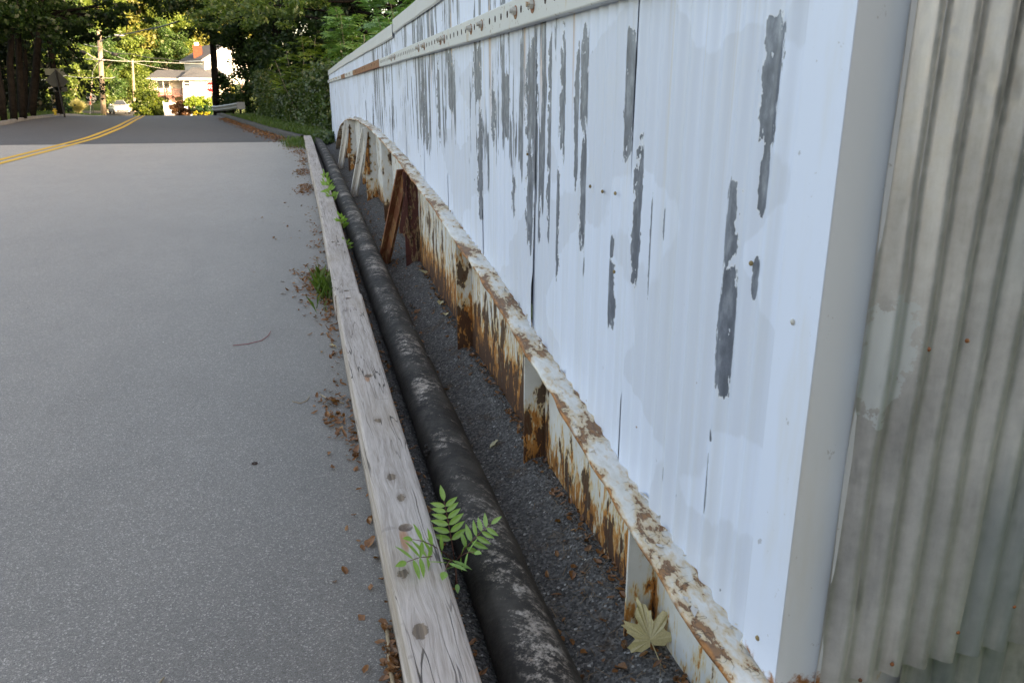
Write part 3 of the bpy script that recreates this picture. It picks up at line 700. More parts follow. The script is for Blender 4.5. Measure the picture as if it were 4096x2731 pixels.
# outrigger braces: a pair of angles leaning from the grit up to the flange, with a gusset to the stiffener
def brace(foot, top, w, mat, mgus, ystf, dark):
    m = MB(); f = Vector(foot); t = Vector(top); d = (t-f).normalized(); L = (t-f).length
    sx = Vector((0, 1, 0)); sx = (sx-d*sx.dot(d)).normalized(); sx = Vector((0, -1, 0)) if False else sx
    nrm = d.cross(sx).normalized()
    if nrm.x > 0: nrm = -nrm                               # outward, towards the road
    # face turned a little to the approaching road
    Mx = Matrix((( sx.x, nrm.x, d.x, f.x), (sx.y, nrm.y, d.y, f.y), (sx.z, nrm.z, d.z, f.z), (0, 0, 0, 1)))
    Mx = Mx @ Matrix.Rotation(math.radians(dark), 4, 'Z')
    for s in (-1, 1):
        a, b = (s*.004, s*w/2) if s > 0 else (s*w/2, s*.004)
        m.box((a, -.004, 0), (b, .006, L), Mx)                         # outer legs
        m.box((s*.004 if s > 0 else -.014, -.062, 0), (.014 if s > 0 else -.004, -.0045, L), Mx)   # legs back to back
    o = hg_attr(m.build('brace', mat, par))
    # gusset plate from upper half of brace to the stiffener
    g1 = f.lerp(t, .40); g2 = f.lerp(t, .97)
    pts = [(g1.x+.03, ystf-.008, g1.z), (XW-.09, ystf-.008, g1.z), (XW-.09, ystf-.008, g2.z-.02), (g2.x+.02, ystf-.008, g2.z-.02)]
    MB().poly(pts, (0, -.008, 0)).build('gusset', mgus, o)
    return o
def gr(x, y): return gritz(x, y)[2]
brace((.665, 6.80, gr(.67, 6.8)-.03), (.845, 6.52, 1.085), .150, M['brown_steel'], M['maroon'], 6.44, -52)
brace((.675, 10.55, gr(.68, 10.5)-.03), (.850, 10.05, 1.325), .125, M['white_steel'], M['web'], 9.84, -50)
brace((.700, 14.0, gr(.7, 14)-.03), (.850, 13.55, 1.33), .125, M['white_steel'], M['web'], 13.19, -50)
for y in ():
    pass
# bolted rail along the sheets
def rail(y0, y1, mat, bolts, name='rail', dx=0):
    n = max(3, int((y1-y0)/.4)); V = []; F = []
    sec = [(.0, 0), (-.030, .001), (-.033, .004), (-.033, .072), (-.030, .075), (.0, .076)]; m = len(sec)
    for i in range(n+1):
        y = y0+(y1-y0)*i/n; z = interp(y, RAILB)+.004*mnoise.noise(Vector((y*.7, 3, 0)))
        for (u, h) in sec: V.append((XW-.018+u-dx, y, z+h/.076*rail_h(y)))
    for i in range(n):
        for k in range(m-1): F.append((i*m+k, (i+1)*m+k, (i+1)*m+k+1, i*m+k+1))
    F.append(tuple(range(m))); F.append(tuple(n*m+k for k in range(m-1, -1, -1)))
    o = mesh_obj(name, V, F, mat, par)
    for (y, kind) in bolts:
        z = interp(y, RAILB)+.56*rail_h(y); X = XW-.0515-dx
        if kind == 'b':
            MB().poly([(X+.001, y+.006+.024*math.cos(t*math.pi/6), z-.004+.026*math.sin(t*math.pi/6)) for t in range(12)], (-.003, 0, 0)).build('washer', M['rusty'], o)
            b = MB(); b.poly([(X, y+.017*math.cos(t*math.pi/3), z+.017*math.sin(t*math.pi/3)) for t in range(6)], (-.016, 0, 0)); b.poly([(X-.0165, y+.009*math.cos(t*math.pi/4), z+.009*math.sin(t*math.pi/4)) for t in range(8)], (-.012, 0, 0))
            b.build('bolt', M['bolt'], o)
        else:
            MB().poly([(X+.0005, y+.010*math.cos(t*math.pi/4), z+.014*math.sin(t*math.pi/4)) for t in range(8)], (-.0015, 0, 0)).build('bolt_hole', M['dark_rust'], o)
bs = []
y = 2.2
while y < 8.4:
    bs.append((y, 'h'))
    y += .105
pairs = [2.98, 3.22, 3.82, 4.06, 4.8, 4.92, 5.55, 5.8, 7.2, 7.45]
bs = [b for b in bs if min(abs(b[0]-p) for p in pairs) > .06] + [(p, 'b') for p in pairs]
rail(1.30, 8.52, M['rail_steel'], bs)
rail(8.525, 12.3, M['rusty'], [(9.0, 'h'), (9.3, 'h'), (10.2, 'h'), (10.5, 'h'), (11.7, 'h')], 'rail', .003)
rail(12.305, 14.2, M['rail_steel'], [(12.9, 'b'), (13.6, 'b')])
rail(14.205, 15.3, M['rusty'], [(14.5, 'h'), (15.0, 'h')], 'rail', .002)
rail(15.305, 21.1, M['rail_steel'], [(15.9, 'b'), (16.8, 'b'), (17.8, 'b'), (19, 'b'), (20, 'b')])
# cap flashing along the top, in lengths
def cap(y0, y1, tilt, dz):
    n = max(4, int((y1-y0)/.25)); V = []; F = []
    sec = [(.16, .112), (-.022, .118), (-.030, .112), (-.032, .010), (-.024, .0), (-.018, .004)]; m = len(sec)
    for i in range(n+1):
        y = y0+(y1-y0)*i/n; z = interp(y, CAPB)+dz+tilt*(y-y0)
        for k, (u, h) in enumerate(sec):
            V.append((XW+u+.004*mnoise.noise(Vector((y*2, k, 1)))-(.004 if h < .02 else 0)*mnoise.noise(Vector((y*4, 0, 2))), y, z+h+.006*mnoise.noise(Vector((y*1.7, k*.3, 9)))))
    for i in range(n):
        for k in range(m-1): F.append((i*m+k, i*m+k+1, (i+1)*m+k+1, (i+1)*m+k))
    return mesh_obj('cap_flashing', V, F, M['cap'], par, False)
cap(1.25, 4.5, 0, .03); cap(4.51, 7.42, .004, .018); cap(7.47, 9.85, 0, .0); cap(9.86, 13.2, -.002, .004); cap(13.21, 16.8, 0, 0); cap(16.81, 21.2, 0, -.004)
# near end: corner strip and galvanised end panel facing back along the road
MB().poly([(XW-.026, EC-.003, .375), (XW-.026, 1.318, .395), (XW-.026, 1.318, 2.2), (XW-.026, EC-.003, 2.2)], (.002, 0, 0)).poly([(XW-.0258, 1.3184, .395), (XW-.012, 1.328, .395), (XW-.012, 1.328, 2.2), (XW-.0258, 1.3184, 2.2)], (.0015, .001, 0)).build('corner_strip', M['flash'], par)
MB().poly([(XW-.0235, EC, .33), (1.10, EC, .345), (1.10, EC, 2.2), (XW-.0235, EC, 2.2)], (0, -.003, 0)).build('corner_strip', M['flash_shade'], par)
for (X, z) in ((XW-.027, .45), (XW-.027, 1.19)):
    MB().ball((X, 1.262, z), .0065, 8, 5, (.7, 1, 1)).build('screw', M['rivet'] if z < 1 else M['bolt'], par, True)
def end_sheet(x0, x1, z0, z1, Y, pitch, amp, ph=0):
    n = int((x1-x0)/pitch*12); V = []; F = []; rows = 10
    for j in range(rows+1):
        for i in range(n+1):
            x = x0+(x1-x0)*i/n; z = z0+(z1-z0)*j/rows
            edge = .006*mnoise.noise(Vector((x*5, z*4, 1)))
            V.append((x+(edge if i == 0 else 0), Y-amp*math.sin(2*math.pi*(x-x0)/pitch+ph)+edge, z+(.003*mnoise.noise(Vector((x*30, 0, 0))) if j == 0 else 0)))
    for j in range(rows):
        for i in range(n): F.append((j*(n+1)+i, j*(n+1)+i+1, (j+1)*(n+1)+i+1, (j+1)*(n+1)+i))
    return mesh_obj('end_sheet', V, F, M['galv'], par, True)
end_sheet(1.004, 2.3, .365, 2.2, EC-.017, .0750, .0150, 2.4)
end_sheet(1.285, 2.3, -.1, .52, EC+.030, .075, .0105, 1.0)
hg_attr(MB().box((XW+.02, EC+.06, -.1), (2.2, EC+.075, .9)).build('end_plate', M['web'], par))
for (x, z) in ((1.155, 1.145), (1.245, 1.155), (1.20, .40), (1.37, .45), (1.12, .375), (1.52, .49)):
    MB().ball((x, EC-.031, z), .0048, 8, 5, (1, .9, 1)).build('nail', M['rusty'], par, True)
for (y, z) in ((1.44, 1.272), (2.19, 1.10), (2.31, 1.335), (2.42, 1.34), (2.205, 1.34), (3.16, 1.40)):
    MB().ball((XW-.018, y, z), .006, 8, 5, (.8, 1, 1)).build('nail', M['rivet'], par, True)
# ------------------------------------------------------------------ foliage tools
def unit(a): return a/np.maximum(1e-9, np.linalg.norm(a, axis=-1, keepdims=True))
def leafcloud(clumps, n, size, seed, aspect=.55, up=.5, shell=.45, sizevar=.5):
    """clumps: list of (x, y, z, rx, ry, rz); n leaf-sized quads spread through them"""
    g = np.random.default_rng(seed); C = np.array(clumps, float)
    vol = np.cbrt(C[:, 3]*C[:, 4]*C[:, 5])**2; idx = g.choice(len(C), n, p=vol/vol.sum())
    d = unit(g.normal(size=(n, 3))); r = g.random(n)**shell
    P = C[idx, :3] + d*C[idx, 3:]*r[:, None]*(1+.10*g.normal(size=(n, 1)))
    nrm = unit(g.normal(size=(n, 3))*.8 + d*.5 + np.array([0, 0, up]))
    a = unit(np.cross(nrm, g.normal(size=(n, 3)))); b = np.cross(nrm, a)
    L = size*(1+sizevar*(g.random((n, 1))*2-1)); W = L*aspect
    fold = nrm*L*.12
    return np.stack([P-a*L*.5, P+b*W*.5+fold, P+a*L*.5, P-b*W*.5+fold], axis=1)
def lumpy(center, radii, nsub, sub, seed, low=-1.0, jit=.18):
    """sub-clumps over the shell and inside of an ellipsoid"""
    g = np.random.default_rng(seed); out = []
    while len(out) < nsub:
        d = g.normal(size=3); d /= np.linalg.norm(d)
        if d[2] < low: continue
        r = g.choice([g.uniform(.72, 1.02), g.uniform(.25, .8)], p=[.75, .25])*(1+jit*g.normal())
        s = sub*g.uniform(.6, 1.35)
        out.append((*(np.array(center)+d*np.array(radii)*r), s, s, s*g.uniform(.55, .85)))
    return out
def leaves_obj(name, V, mat, parent): return link(name, np_mesh(name, V, 4), mat, parent)
def fronds(bases, dirs, lens, seed, pairs=8, lf=.34, droop=.5):
    """pinnate leaves: leaflets along a drooping rachis; returns quads"""
    g = np.random.default_rng(seed); n = len(bases); B = np.array(bases); D = unit(np.array(dirs)); L = np.array(lens)[:, None]
    up = np.array([0, 0, 1.0]); side = unit(np.cross(D, up)+g.normal(size=(n, 3))*.15); out = []
    for k in range(pairs+1):
        t = (.22+.78*k/pairs)
        p = B + D*L*t - up*L*droop*t*t*.55
        tang = unit(D - up*droop*t*1.1); nn = unit(np.cross(side, tang))
        ll_ = L*lf*(1-.45*abs(t-.5))*(1+.15*g.normal(size=(n, 1)))
        for s in ((-1, 1) if k < pairs else (0,)):
            a = unit(side*s*.95 + tang*(.45 if s else 1) - nn*(.18+.25*g.random((n, 1)))*(1 if s else 0) + g.normal(size=(n, 3))*.10)
            b = unit(np.cross(a, nn)); w = ll_*.30
            out.append(np.stack([p, p+a*ll_*.4+b*w*.5, p+a*ll_, p+a*ll_*.4-b*w*.5], axis=1))
    return np.concatenate(out)
def grow(name, label, cat, base, trunk, rad, limbs, V, mat, bark, group=None, seg=8):
    e = empty(name, base, label=label, cat=cat, group=group); m = MB(); m.tube(trunk, rad, seg)
    for (pa, r0, r1) in limbs: m.tube(pa, list(np.linspace(r0, r1, len(pa))), 6)
    m.build('trunk', bark, e, True); leaves_obj('crown', V, mat, e); return e
def bend(a, b, k=5, sag=.0, wob=.1, seed=0):
    rn = random.Random(seed); a, b = Vector(a), Vector(b); L = (b-a).length; out = []
    for i in range(k+1):
        t = i/k; p = a.lerp(b, t); f = math.sin(math.pi*t)
        out.append(p+Vector((rn.uniform(-1, 1)*wob*L*f*.3, rn.uniform(-1, 1)*wob*L*f*.3, -sag*f)))
    return out

# ------------------------------------------------------------------ litter, leaves and twigs near the timber
def litter(name, spots, seed, mat, size=(.016, .04), zf=None, label=None):
    g = np.random.default_rng(seed); Q = []
    for (x, y, sx, sy, n, pile) in spots:
        n = int(n*1.5); px = x+g.normal(size=n)*sx; py = y+g.normal(size=n)*sy
        for i in range(n):
            rel = math.exp(-((px[i]-x)/sx)**2*.5-((py[i]-y)/sy)**2*.5)
            z = (zf(px[i], py[i]) if zf else prof(py[i])) + .003 + g.random()*pile*rel
            s = g.uniform(*size); a = g.uniform(0, 6.28); d = np.array([math.cos(a), math.sin(a), g.normal()*.35]); d /= np.linalg.norm(d)
            sd_ = np.cross([0, 0, 1], d); sd_ /= np.linalg.norm(sd_); c = np.array([px[i], py[i], z]); cu = np.array([0, 0, s*g.uniform(.1, .6)])
            up_ = np.array([0, 0, 1.0]); k1, k2 = g.uniform(.0, .9, 2); wd = g.uniform(.16, .34); tc = up_*s*g.uniform(-.05, .45); mid = c+up_*s*g.uniform(0, .10); tip = c+d*s*.5+tc; bs_ = c-d*s*.5+up_*s*g.uniform(0, .25)
            l1 = c-d*s*.16+sd_*s*wd+up_*s*wd*k1; r1 = c-d*s*.16-sd_*s*wd+up_*s*wd*k2; l2 = c+d*s*.24+sd_*s*wd*.8+tc*.5+up_*s*wd*k1; r2 = c+d*s*.24-sd_*s*wd*.75+tc*.5+up_*s*wd*k2
            Q += [[bs_, mid, c+d*s*.2+tc*.4, l1], [l1, c+d*s*.2+tc*.4, tip, l2], [bs_, r1, c+d*s*.2+tc*.4, mid], [r1, r2, tip, c+d*s*.2+tc*.4]]
    o = leaves_obj(name, np.array(Q), mat, None); props(o, label, None, None, 'stuff'); return o
def gzx(x, y): return gritz(min(1.0, max(.344, x)), y)[2]
road_spots = [(.05, 5.9, .07, .33, 230, .05), (.13, 5.5, .03, .4, 120, .02), (.07, 10.8, .07, .25, 170, .05), (.06, 12.7, .07, .28, 150, .05), (.10, 14.6, .05, .5, 90, .03), (.05, 16.8, .09, .6, 150, .03), (-.02, 18.6, .12, .7, 260, .04),
              (.11, 3.47, .045, .12, 46, .02), (.09, 3.75, .05, .08, 30, .02), (.14, 3.2, .02, .1, 16, .01), (.15, 1.85, .014, .10, 60, .03), (.13, 4.4, .04, .4, 30, .008), (.12, 2.6, .05, .5, 14, .004), (.12, 7.6, .04, .9, 60, .012), (.0, 7.5, .25, 1.5, 26, .003)]
litter('leaf_litter', road_spots, 3, M['dry_leaf'], (.018, .045), label='brown dry leaf litter gathered along the road side of the timbers')
trough = [(.375, y, .018, .35, 26, .02) for y in np.arange(1.2, 12, .7)] + [(.70, y, .10, .5, 5, .006) for y in np.arange(1.5, 12, .8)] + [(.90, 2.1, .05, .2, 26, .01), (.80, 1.85, .10, .12, 16, .01), (.92, 3.0, .03, .5, 30, .01), (.90, 4.6, .04, .6, 34, .01), (.74, 7.0, .05, .3, 44, .02)] + [(.918, y, .016, .2, 16, .014) for y in np.arange(1.5, 6.4, .42)] + [(.70, 7.6, .05, .3, 20, .02), (.70, 9.2, .06, .4, 30, .01), (.66, 5.4, .03, .3, 18, .01)]
litter('trough_litter', trough, 5, M['dry_leaf'], (.010, .042), gzx, label='brown leaf scraps lying in the grit between timber and girder')
kerbl = [(rr(y)-.16-.12*(y < 24), y, .16, .5, 55, .03) for y in np.arange(20.8, 40, .55)]
litter('kerb_litter', kerbl, 6, M['dry_leaf'], (.03, .075), label='orange leaf litter lining the dark kerb past the bridge')
# pine straw and small dry stems on the grit
def straw(n, seed):
    g = np.random.default_rng(seed); Q = []
    for i in range(n):
        y = g.choice([g.normal(1.85, .15), g.normal(2.2, .2), g.uniform(1.4, 5.5)]); x = np.clip(g.normal(.86, .09), .66, .94)
        L = g.uniform(.02, .06); a = g.uniform(0, 6.28); d = np.array([math.cos(a), math.sin(a), g.normal()*.1])*L; z = gzx(x, y)+.004+g.random()*.006
        w = np.array([-d[1], d[0], 0])/L*.0009; c = np.array([x, y, z]); Q.append([c-d*.5-w, c+d*.5-w, c+d*.5+w, c-d*.5+w])
    props(leaves_obj('dry_straw', np.array(Q), M['straw_dry'], None), 'thin dry straw and stems on the dark grit', None, None, 'stuff')
straw(200, 8)
def chips(name, n, seed, box, zf, size, label):
    g = np.random.default_rng(seed); m = MB()
    for i in range(n):
        x = g.uniform(box[0], box[1]); y = box[2]+(box[3]-box[2])*g.random()**1.6; s = g.uniform(*size)*(1+.06*y); z = zf(x, y)
        k = len(m.v); h = s*.6
        m.v += [(x-s*g.uniform(.6, 1), y-s*.5, z-.001), (x+s*.7, y-s*g.uniform(.4, .9), z-.001), (x+s*g.uniform(.4, .9), y+s*.7, z-.001), (x-s*.7, y+s*g.uniform(.4, .8), z-.001), (x+s*g.normal()*.2, y, z+h)]
        m.f += [(k, k+1, k+4), (k+1, k+2, k+4), (k+2, k+3, k+4), (k+3, k, k+4)]
    o = m.build(name, M['pebble'], None); props(o, label, None, None, 'stuff')
chips('road_chips', 420, 2, (-3.5, .16, 1.5, 14), lambda x, y: prof(y)+.001, (.0016, .0045), 'small pale stone chips scattered on the asphalt')
chips('grit_chips', 700, 4, (.40, .94, 1.3, 12), gzx, (.0016, .006), 'small pale stone chips lying in the dark grit')

def leaf_mesh(kind, seed):
    rn = random.Random(seed); m = bpy.data.meshes.new('leaf_'+kind)
    if kind == 'maple':
        prof_ = [(0, .02), (12, .42), (30, .50), (38, .80), (52, .86), (58, .70), (68, .74), (74, .98), (84, .82), (90, 1.18)]
        ang = [(90-a, r) for a, r in prof_]
        pts = []
        half = [(-75, .25), (-40, .52), (-27, .58), (-20, .78), (-13, .70), (-6, .84), (2, .66), (12, .52), (20, .56), (26, .74), (32, .78), (37, .98), (42, .90), (47, .94), (53, .72), (60, .54), (66, .58), (70, .80), (75, .82), (79, 1.0), (84, 1.04), (87, 1.16)]
        R_ = [(a, r) for a, r in half] + [(90, 1.28)] + [(180-a, r) for a, r in reversed(half)]
        for a, r in R_: r *= rn.uniform(.92, 1.06); pts.append((r*math.cos(math.radians(a)), r*math.sin(math.radians(a))))
        V = [(0, -.05, 0)] + [(x, y, .12*(x*x)+.10*math.sin(y*3)+.05*rn.uniform(-1, 1)) for x, y in pts]
        F = [(0, i, i+1) for i in range(1, len(pts))]
        # stalk
        k = len(V); V += [(-.015, -.05, 0), (.015, -.05, 0), (.10, -1.0, .05), (.07, -1.0, .05)]; F += [(k, k+1, k+2, k+3)]
    else:
        n = 7; V = []; F = []
        for i in range(n+1):
            t = i/n; w = .32*math.sin(math.pi*min(1, t*.97+.03))**.8*(1+.25*math.sin(t*9+seed)); cz = .5*math.sin(t*2.6+seed)*.35
            cu = rn.uniform(.2, .6)
            V += [(-w, t-.5, cz+w*cu), (0, t-.5, cz), (w, t-.5, cz+w*cu*.8)]
        for i in range(n):
            for q in (0, 1): a = i*3+q; F.append((a, a+1, a+4, a+3))
    m.from_pydata(V, [], F); m.update(); return m
LEAVES = [(.119, 4.546, .05, 'pale', 'curled yellow green leaf on asphalt beside the timber joint'), (.144, 2.462, .055, 'dry', 'curled orange leaf hugging the nearest timber on the road side'),
          (.010, 2.28, .022, 'dry', 'small tan leaf on the open asphalt beside the nearest timber'), (.081, 2.076, .032, 'dry', 'dark shrivelled leaf on asphalt near the bottom edge of the picture'),
          (.906, 6.05, .10, 'pale', 'large yellow leaf on the grit just in front of the maroon post'), (.90, 5.237, .075, 'pale', 'pale green leaf by the rusty web, farther of two'), (.89, 4.976, .07, 'pale', 'pale green leaf by the rusty web, nearer of two'),
          (.783, 3.191, .055, 'pale', 'yellow green leaf lying alone on the grit between pipe and web'), (.74, 5.3, .06, 'dry', 'orange leaf against the right side of the pipe'),
          (.70, 3.95, .05, 'dry', 'folded brown leaf beside the pipe, opposite the second bolt hole'), (.80, 1.72, .05, 'dry', 'yellow brown leaf beside the pale maple leaf at the bottom'), (.09, 5.05, .05, 'dry', 'tan leaf on asphalt beside the near leaf pile')]
for i, (x, y, s, k, lab) in enumerate(LEAVES):
    z = prof(y) if x < .3 else gzx(x, y)
    o = link('fallen_leaf', leaf_mesh('plain', i+1), M['dry_leaf'] if k == 'dry' else M['pale_leaf'])
    o.location = (x, y, z+s*.16); o.scale = (s, s, s); o.rotation_euler = (R.uniform(-.2, .2), R.uniform(-.3, .3), R.uniform(0, 6.28))
    props(o, lab, 'leaf', 'single fallen leaves')
ml = link('maple_leaf', leaf_mesh('maple', 3), M['pale_leaf']); s = .092
mx_ = Matrix.Translation((.885, 1.715, gzx(.885, 1.715)+.052)) @ Matrix.Rotation(math.radians(-14), 4, 'Z') @ Matrix.Rotation(math.radians(48), 4, 'X') @ Matrix.Rotation(math.radians(14), 4, 'Z') @ Matrix.Scale(s, 4)
ml.matrix_world = mx_; props(ml, 'big pale green lobed maple leaf propped at the nearest stiffener', 'leaf')
# twigs and oddments on the road
def twig(pts, r, name, label, mat=None, cat='twig'):
    o = MB().tube(pts, r, 6).build(name, mat or M['twig'], None, True); return props(o, label, cat)
twig([(.152, 1.985, .085), (.146, 1.90, .084), (.142, 1.80, .083), (.139, 1.62, .082)], .0065, 'stick', 'pale stick lying along the nearest timber at the bottom edge')
twig([(.02, 3.85, .165), (.06, 3.77, .163), (.13, 3.70, .162)], .003, 'twig', 'thin grey twig in the leaf scraps beside the nearest timber')
twig([(-.12, 3.80, .160), (-.08, 3.765, .159), (-.05, 3.79, .160), (-.035, 3.84, .163)], .0018, 'twig', 'curved tan stalk alone on the asphalt')
twig([(-.50, 1.90, .075), (-.47, 1.96, .077)], .0025, 'twig', 'short brown twig on the asphalt near the bottom edge')
twig([(-.464, 4.716, prof(4.7)+.004), (-.38, 4.72, prof(4.7)+.005), (-.30, 4.76, prof(4.76)+.005), (-.262, 4.84, prof(4.84)+.005), (-.249, 4.927, prof(4.92)+.004)], .0018, 'red_thread', 'bent red thread lying on the asphalt', M['red_wire'], 'thread')
wz = prof(3.177); props(MB().lathe((-.278, 3.177, wz), [(.006, .0005), (.006, .003), (.013, .003), (.013, .0005)], 18).build('washer', M['dark_rust'], None), 'small rusty washer lying on the asphalt', 'washer')
g_ = NR
# ------------------------------------------------------------------ tree-of-heaven seedling between timber and pipe
def leaflet_mesh():
    V = []; F = []; n = 6
    for i in range(n+1):
        t = i/n; w = .17*math.sin(math.pi*t**.8)**.9 if 0 < t < 1 else .004
        V += [(-w, t, .05*w-.10*t*t), (0, t, -.03*math.sin(t*3)-.10*t*t), (w, t, .05*w-.10*t*t)]
    for i in range(n):
        for q in (0, 1): a = i*3+q; F.append((a, a+1, a+4, a+3))
    m = bpy.data.meshes.new('leaflet'); m.from_pydata(V, [], F); m.update(); m.materials.append(M['weed']); return m
LEAFLET = leaflet_mesh()
def seedling(name, base, ends, label, pairs, lsz, group=None, cat='seedling'):
    e = empty(name, base, label=label, cat=cat, group=group); b = Vector(base)
    hub = b + (Vector(ends[0][0])-b)*.0 + Vector((0, 0, (max(p[0][2] for p in ends)-b.z)*.35))
    MB().tube([b, b.lerp(hub, .5)+Vector((.004, .003, 0)), hub], [.004, .0035, .003], 6).build('stem', M['weed_stem'], e, True)
    camp = Vector((0, 0, CAM_H))
    for fi, (tip, np_, ls) in enumerate(ends):
        tip = Vector(tip); mid = hub.lerp(tip, .55)+Vector((0, 0, (tip-hub).length*.12))
        path = [hub.lerp(mid, t/4*1).lerp(mid.lerp(tip, t/4), t/4) for t in range(5)]
        fr = MB().tube(path, [.0022, .002, .0016, .0013, .001], 5).build('frond', M['weed_stem'], e, True)
        for k in range(np_+1):
            t = .30+.70*k/max(1, np_); i = min(3, int(t*4)); p = path[i].lerp(path[i+1], t*4-i) if t < 1 else path[-1]
            tang = (path[min(4, i+1)]-path[i]).normalized(); nn = (Vector((0, -.1, .45))+(camp-p).normalized()).normalized(); nn = (nn-tang*nn.dot(tang)).normalized(); sd_ = nn.cross(tang)
            L = ls*(1-.35*abs(t-.45))*R.uniform(.9, 1.1)
            for s in ((-1, 1) if k < np_ else (0,)):
                d = (sd_*s*.9+tang*(.42 if s else 1)).normalized(); n2 = (nn+Vector((R.uniform(-.25, .25), R.uniform(-.25, .25), 0))).normalized(); n2 = (n2-d*n2.dot(d)).normalized(); sx = d.cross(n2)
                o = bpy.data.objects.new('leaflet', LEAFLET); COL.objects.link(o); o.parent = fr
                o.matrix_basis = Matrix(((sx.x*L, d.x*L, n2.x*L, p.x), (sx.y*L, d.y*L, n2.y*L, p.y), (sx.z*L, d.z*L, n2.z*L, p.z), (0, 0, 0, 1)))
    return e
seedling('tree_of_heaven_seedling', (.402, 2.20, gzx(.402, 2.2)), [(at(1020, 1150, 2.28), 6, .064), (at(1128, 1203, 2.16), 5, .058), (at(934, 1290, 1.98), 5, .076), (at(948, 1238, 2.05), 3, .064), (at(1022, 1312, 1.90), 2, .075), (at(1090, 1268, 2.04), 2, .062), (at(1050, 1340, 2.02), 1, .052)], 'bright green seedling with feather leaves growing between timber and pipe', 6, .06)
for i, (y, n, h, lab) in enumerate([(8.9, 5, .20, 'small green weed beside the second timber, third weed from the far end'), (9.9, 5, .18, 'small green weed leaning out beside the second timber, opposite the white braces'), (7.5, 5, .17, 'small green weed between pipe and second timber, opposite the brown brace'), (6.75, 4, .12, 'smallest green weed between pipe and timber in front of the brown brace'), (10.9, 4, .16, 'small green weed at the start of the third timber')]):
    ends = []
    for k in range(n):
        a = R.uniform(2.4, 4.6); ends.append(((.375+math.cos(a)*h*R.uniform(.2, .6), y+math.sin(a)*h*R.uniform(.5, .9), prof(y)+h*R.uniform(.85, 1.5)), 2, h*.42))
    seedling('weed', (.372, y, prof(y)-.03), ends, lab, 2, .05, 'weeds growing between timber and pipe', 'weed')
# grass tufts
def grass(name, pts, h, w, seed, mat, label, lean=.5):
    g = np.random.default_rng(seed); P = np.array(pts); n = len(P); a = g.uniform(0, 6.28, n); d = np.stack([np.cos(a), np.sin(a), np.zeros(n)], 1)
    H = h*(.5+g.random((n, 1))); up = np.array([0, 0, 1.0]); s = np.stack([-np.sin(a), np.cos(a), np.zeros(n)], 1)*w
    V = np.stack([P-s, P+s, P+up*H*.6+d*H*lean*.3+s*.7, P+up*H+d*H*lean], 1)
    return props(leaves_obj(name, V, mat, None), label, None, None, 'stuff')
pts = []
for i in range(9000):
    y = 20.5+20*R.random()**1.3; x = rr(y)+.2+1.9*R.random(); pts.append((x, y, prof(y)+.12))
for i in range(900):
    y = R.gauss(19.6, .8); x = R.gauss(.05, .16); pts.append((min(x, .17), y, prof(y)))
for i in range(500):
    y = R.gauss(20.2, .5); x = R.gauss(.45, .25); pts.append((max(x, .36), y, prof(y)))
for i in range(160):
    y = R.gauss(5.8, .2); x = R.gauss(.12, .03); pts.append((x, y, prof(y)))
grass('grass', pts, .10, .006, 5, M['grass'], 'green grass strip along the dark kerb past the bridge')
pts = []
for i in range(7000):
    y = 27+45*R.random()**1.2; x = ll(y)-.2-9*R.random()**1.5; pts.append((x, y, prof(y)+.12))
grass('left_grass', pts, .14, .012, 6, M['grass'], 'green grass verge under the dark trees at left')
# ------------------------------------------------------------------ vine hedge, sumac and wood on the right
def hedge_vine():
    e = empty('vine_hedge', (0.4, 24, prof(24)), label='long vine covered hedge running from the parapet end along the verge', cat='hedge')
    g = np.random.default_rng(21); cl = []
    for y in np.arange(20.9, 39.5, .42):
        x = rr(y)+1.55+.55*(y < 23.5)*(23.5-y)/2.5*.0
        top = 1.50+.15*math.sin(y*1.1)+.12*math.sin(y*2.7) + .35*(y < 24)*(24-y)/3 + .25*(y > 36)
        for h in np.arange(.08, top, .28):
            cl.append((x+g.normal()*.10+.12*math.sin(h*2), y+g.normal()*.1, prof(y)+.12+h, .42, .34, .24))
    leaves_obj('foliage', leafcloud(cl, 46000, .085, 22, .8, .25, .33), M['leaf_vine'], e)
    m = MB()
    for y in np.arange(21.3, 39.5, 2.4):
        m.tube([(rr(y)+1.6, y, prof(y)), (rr(y)+1.65, y, prof(y)+1.5)], .035, 6)
    m.build('fence_post_row', M['bark'], e)
    # climbers on the end of the parapet
    cl2 = [(.88+g.normal()*.05, 21.35+g.uniform(-.25, .4), prof(21)+h+g.normal()*.05, .16, .22, .14) for h in np.arange(.1, 1.75, .06)] + [(.62+g.normal()*.12, 20.3+g.normal()*.25, prof(20)+.12, .16, .2, .13) for _ in range(12)]
    leaves_obj('climber', leafcloud(cl2, 3600, .075, 23, .8, .25, .4), M['leaf_vine'], e)
hedge_vine()
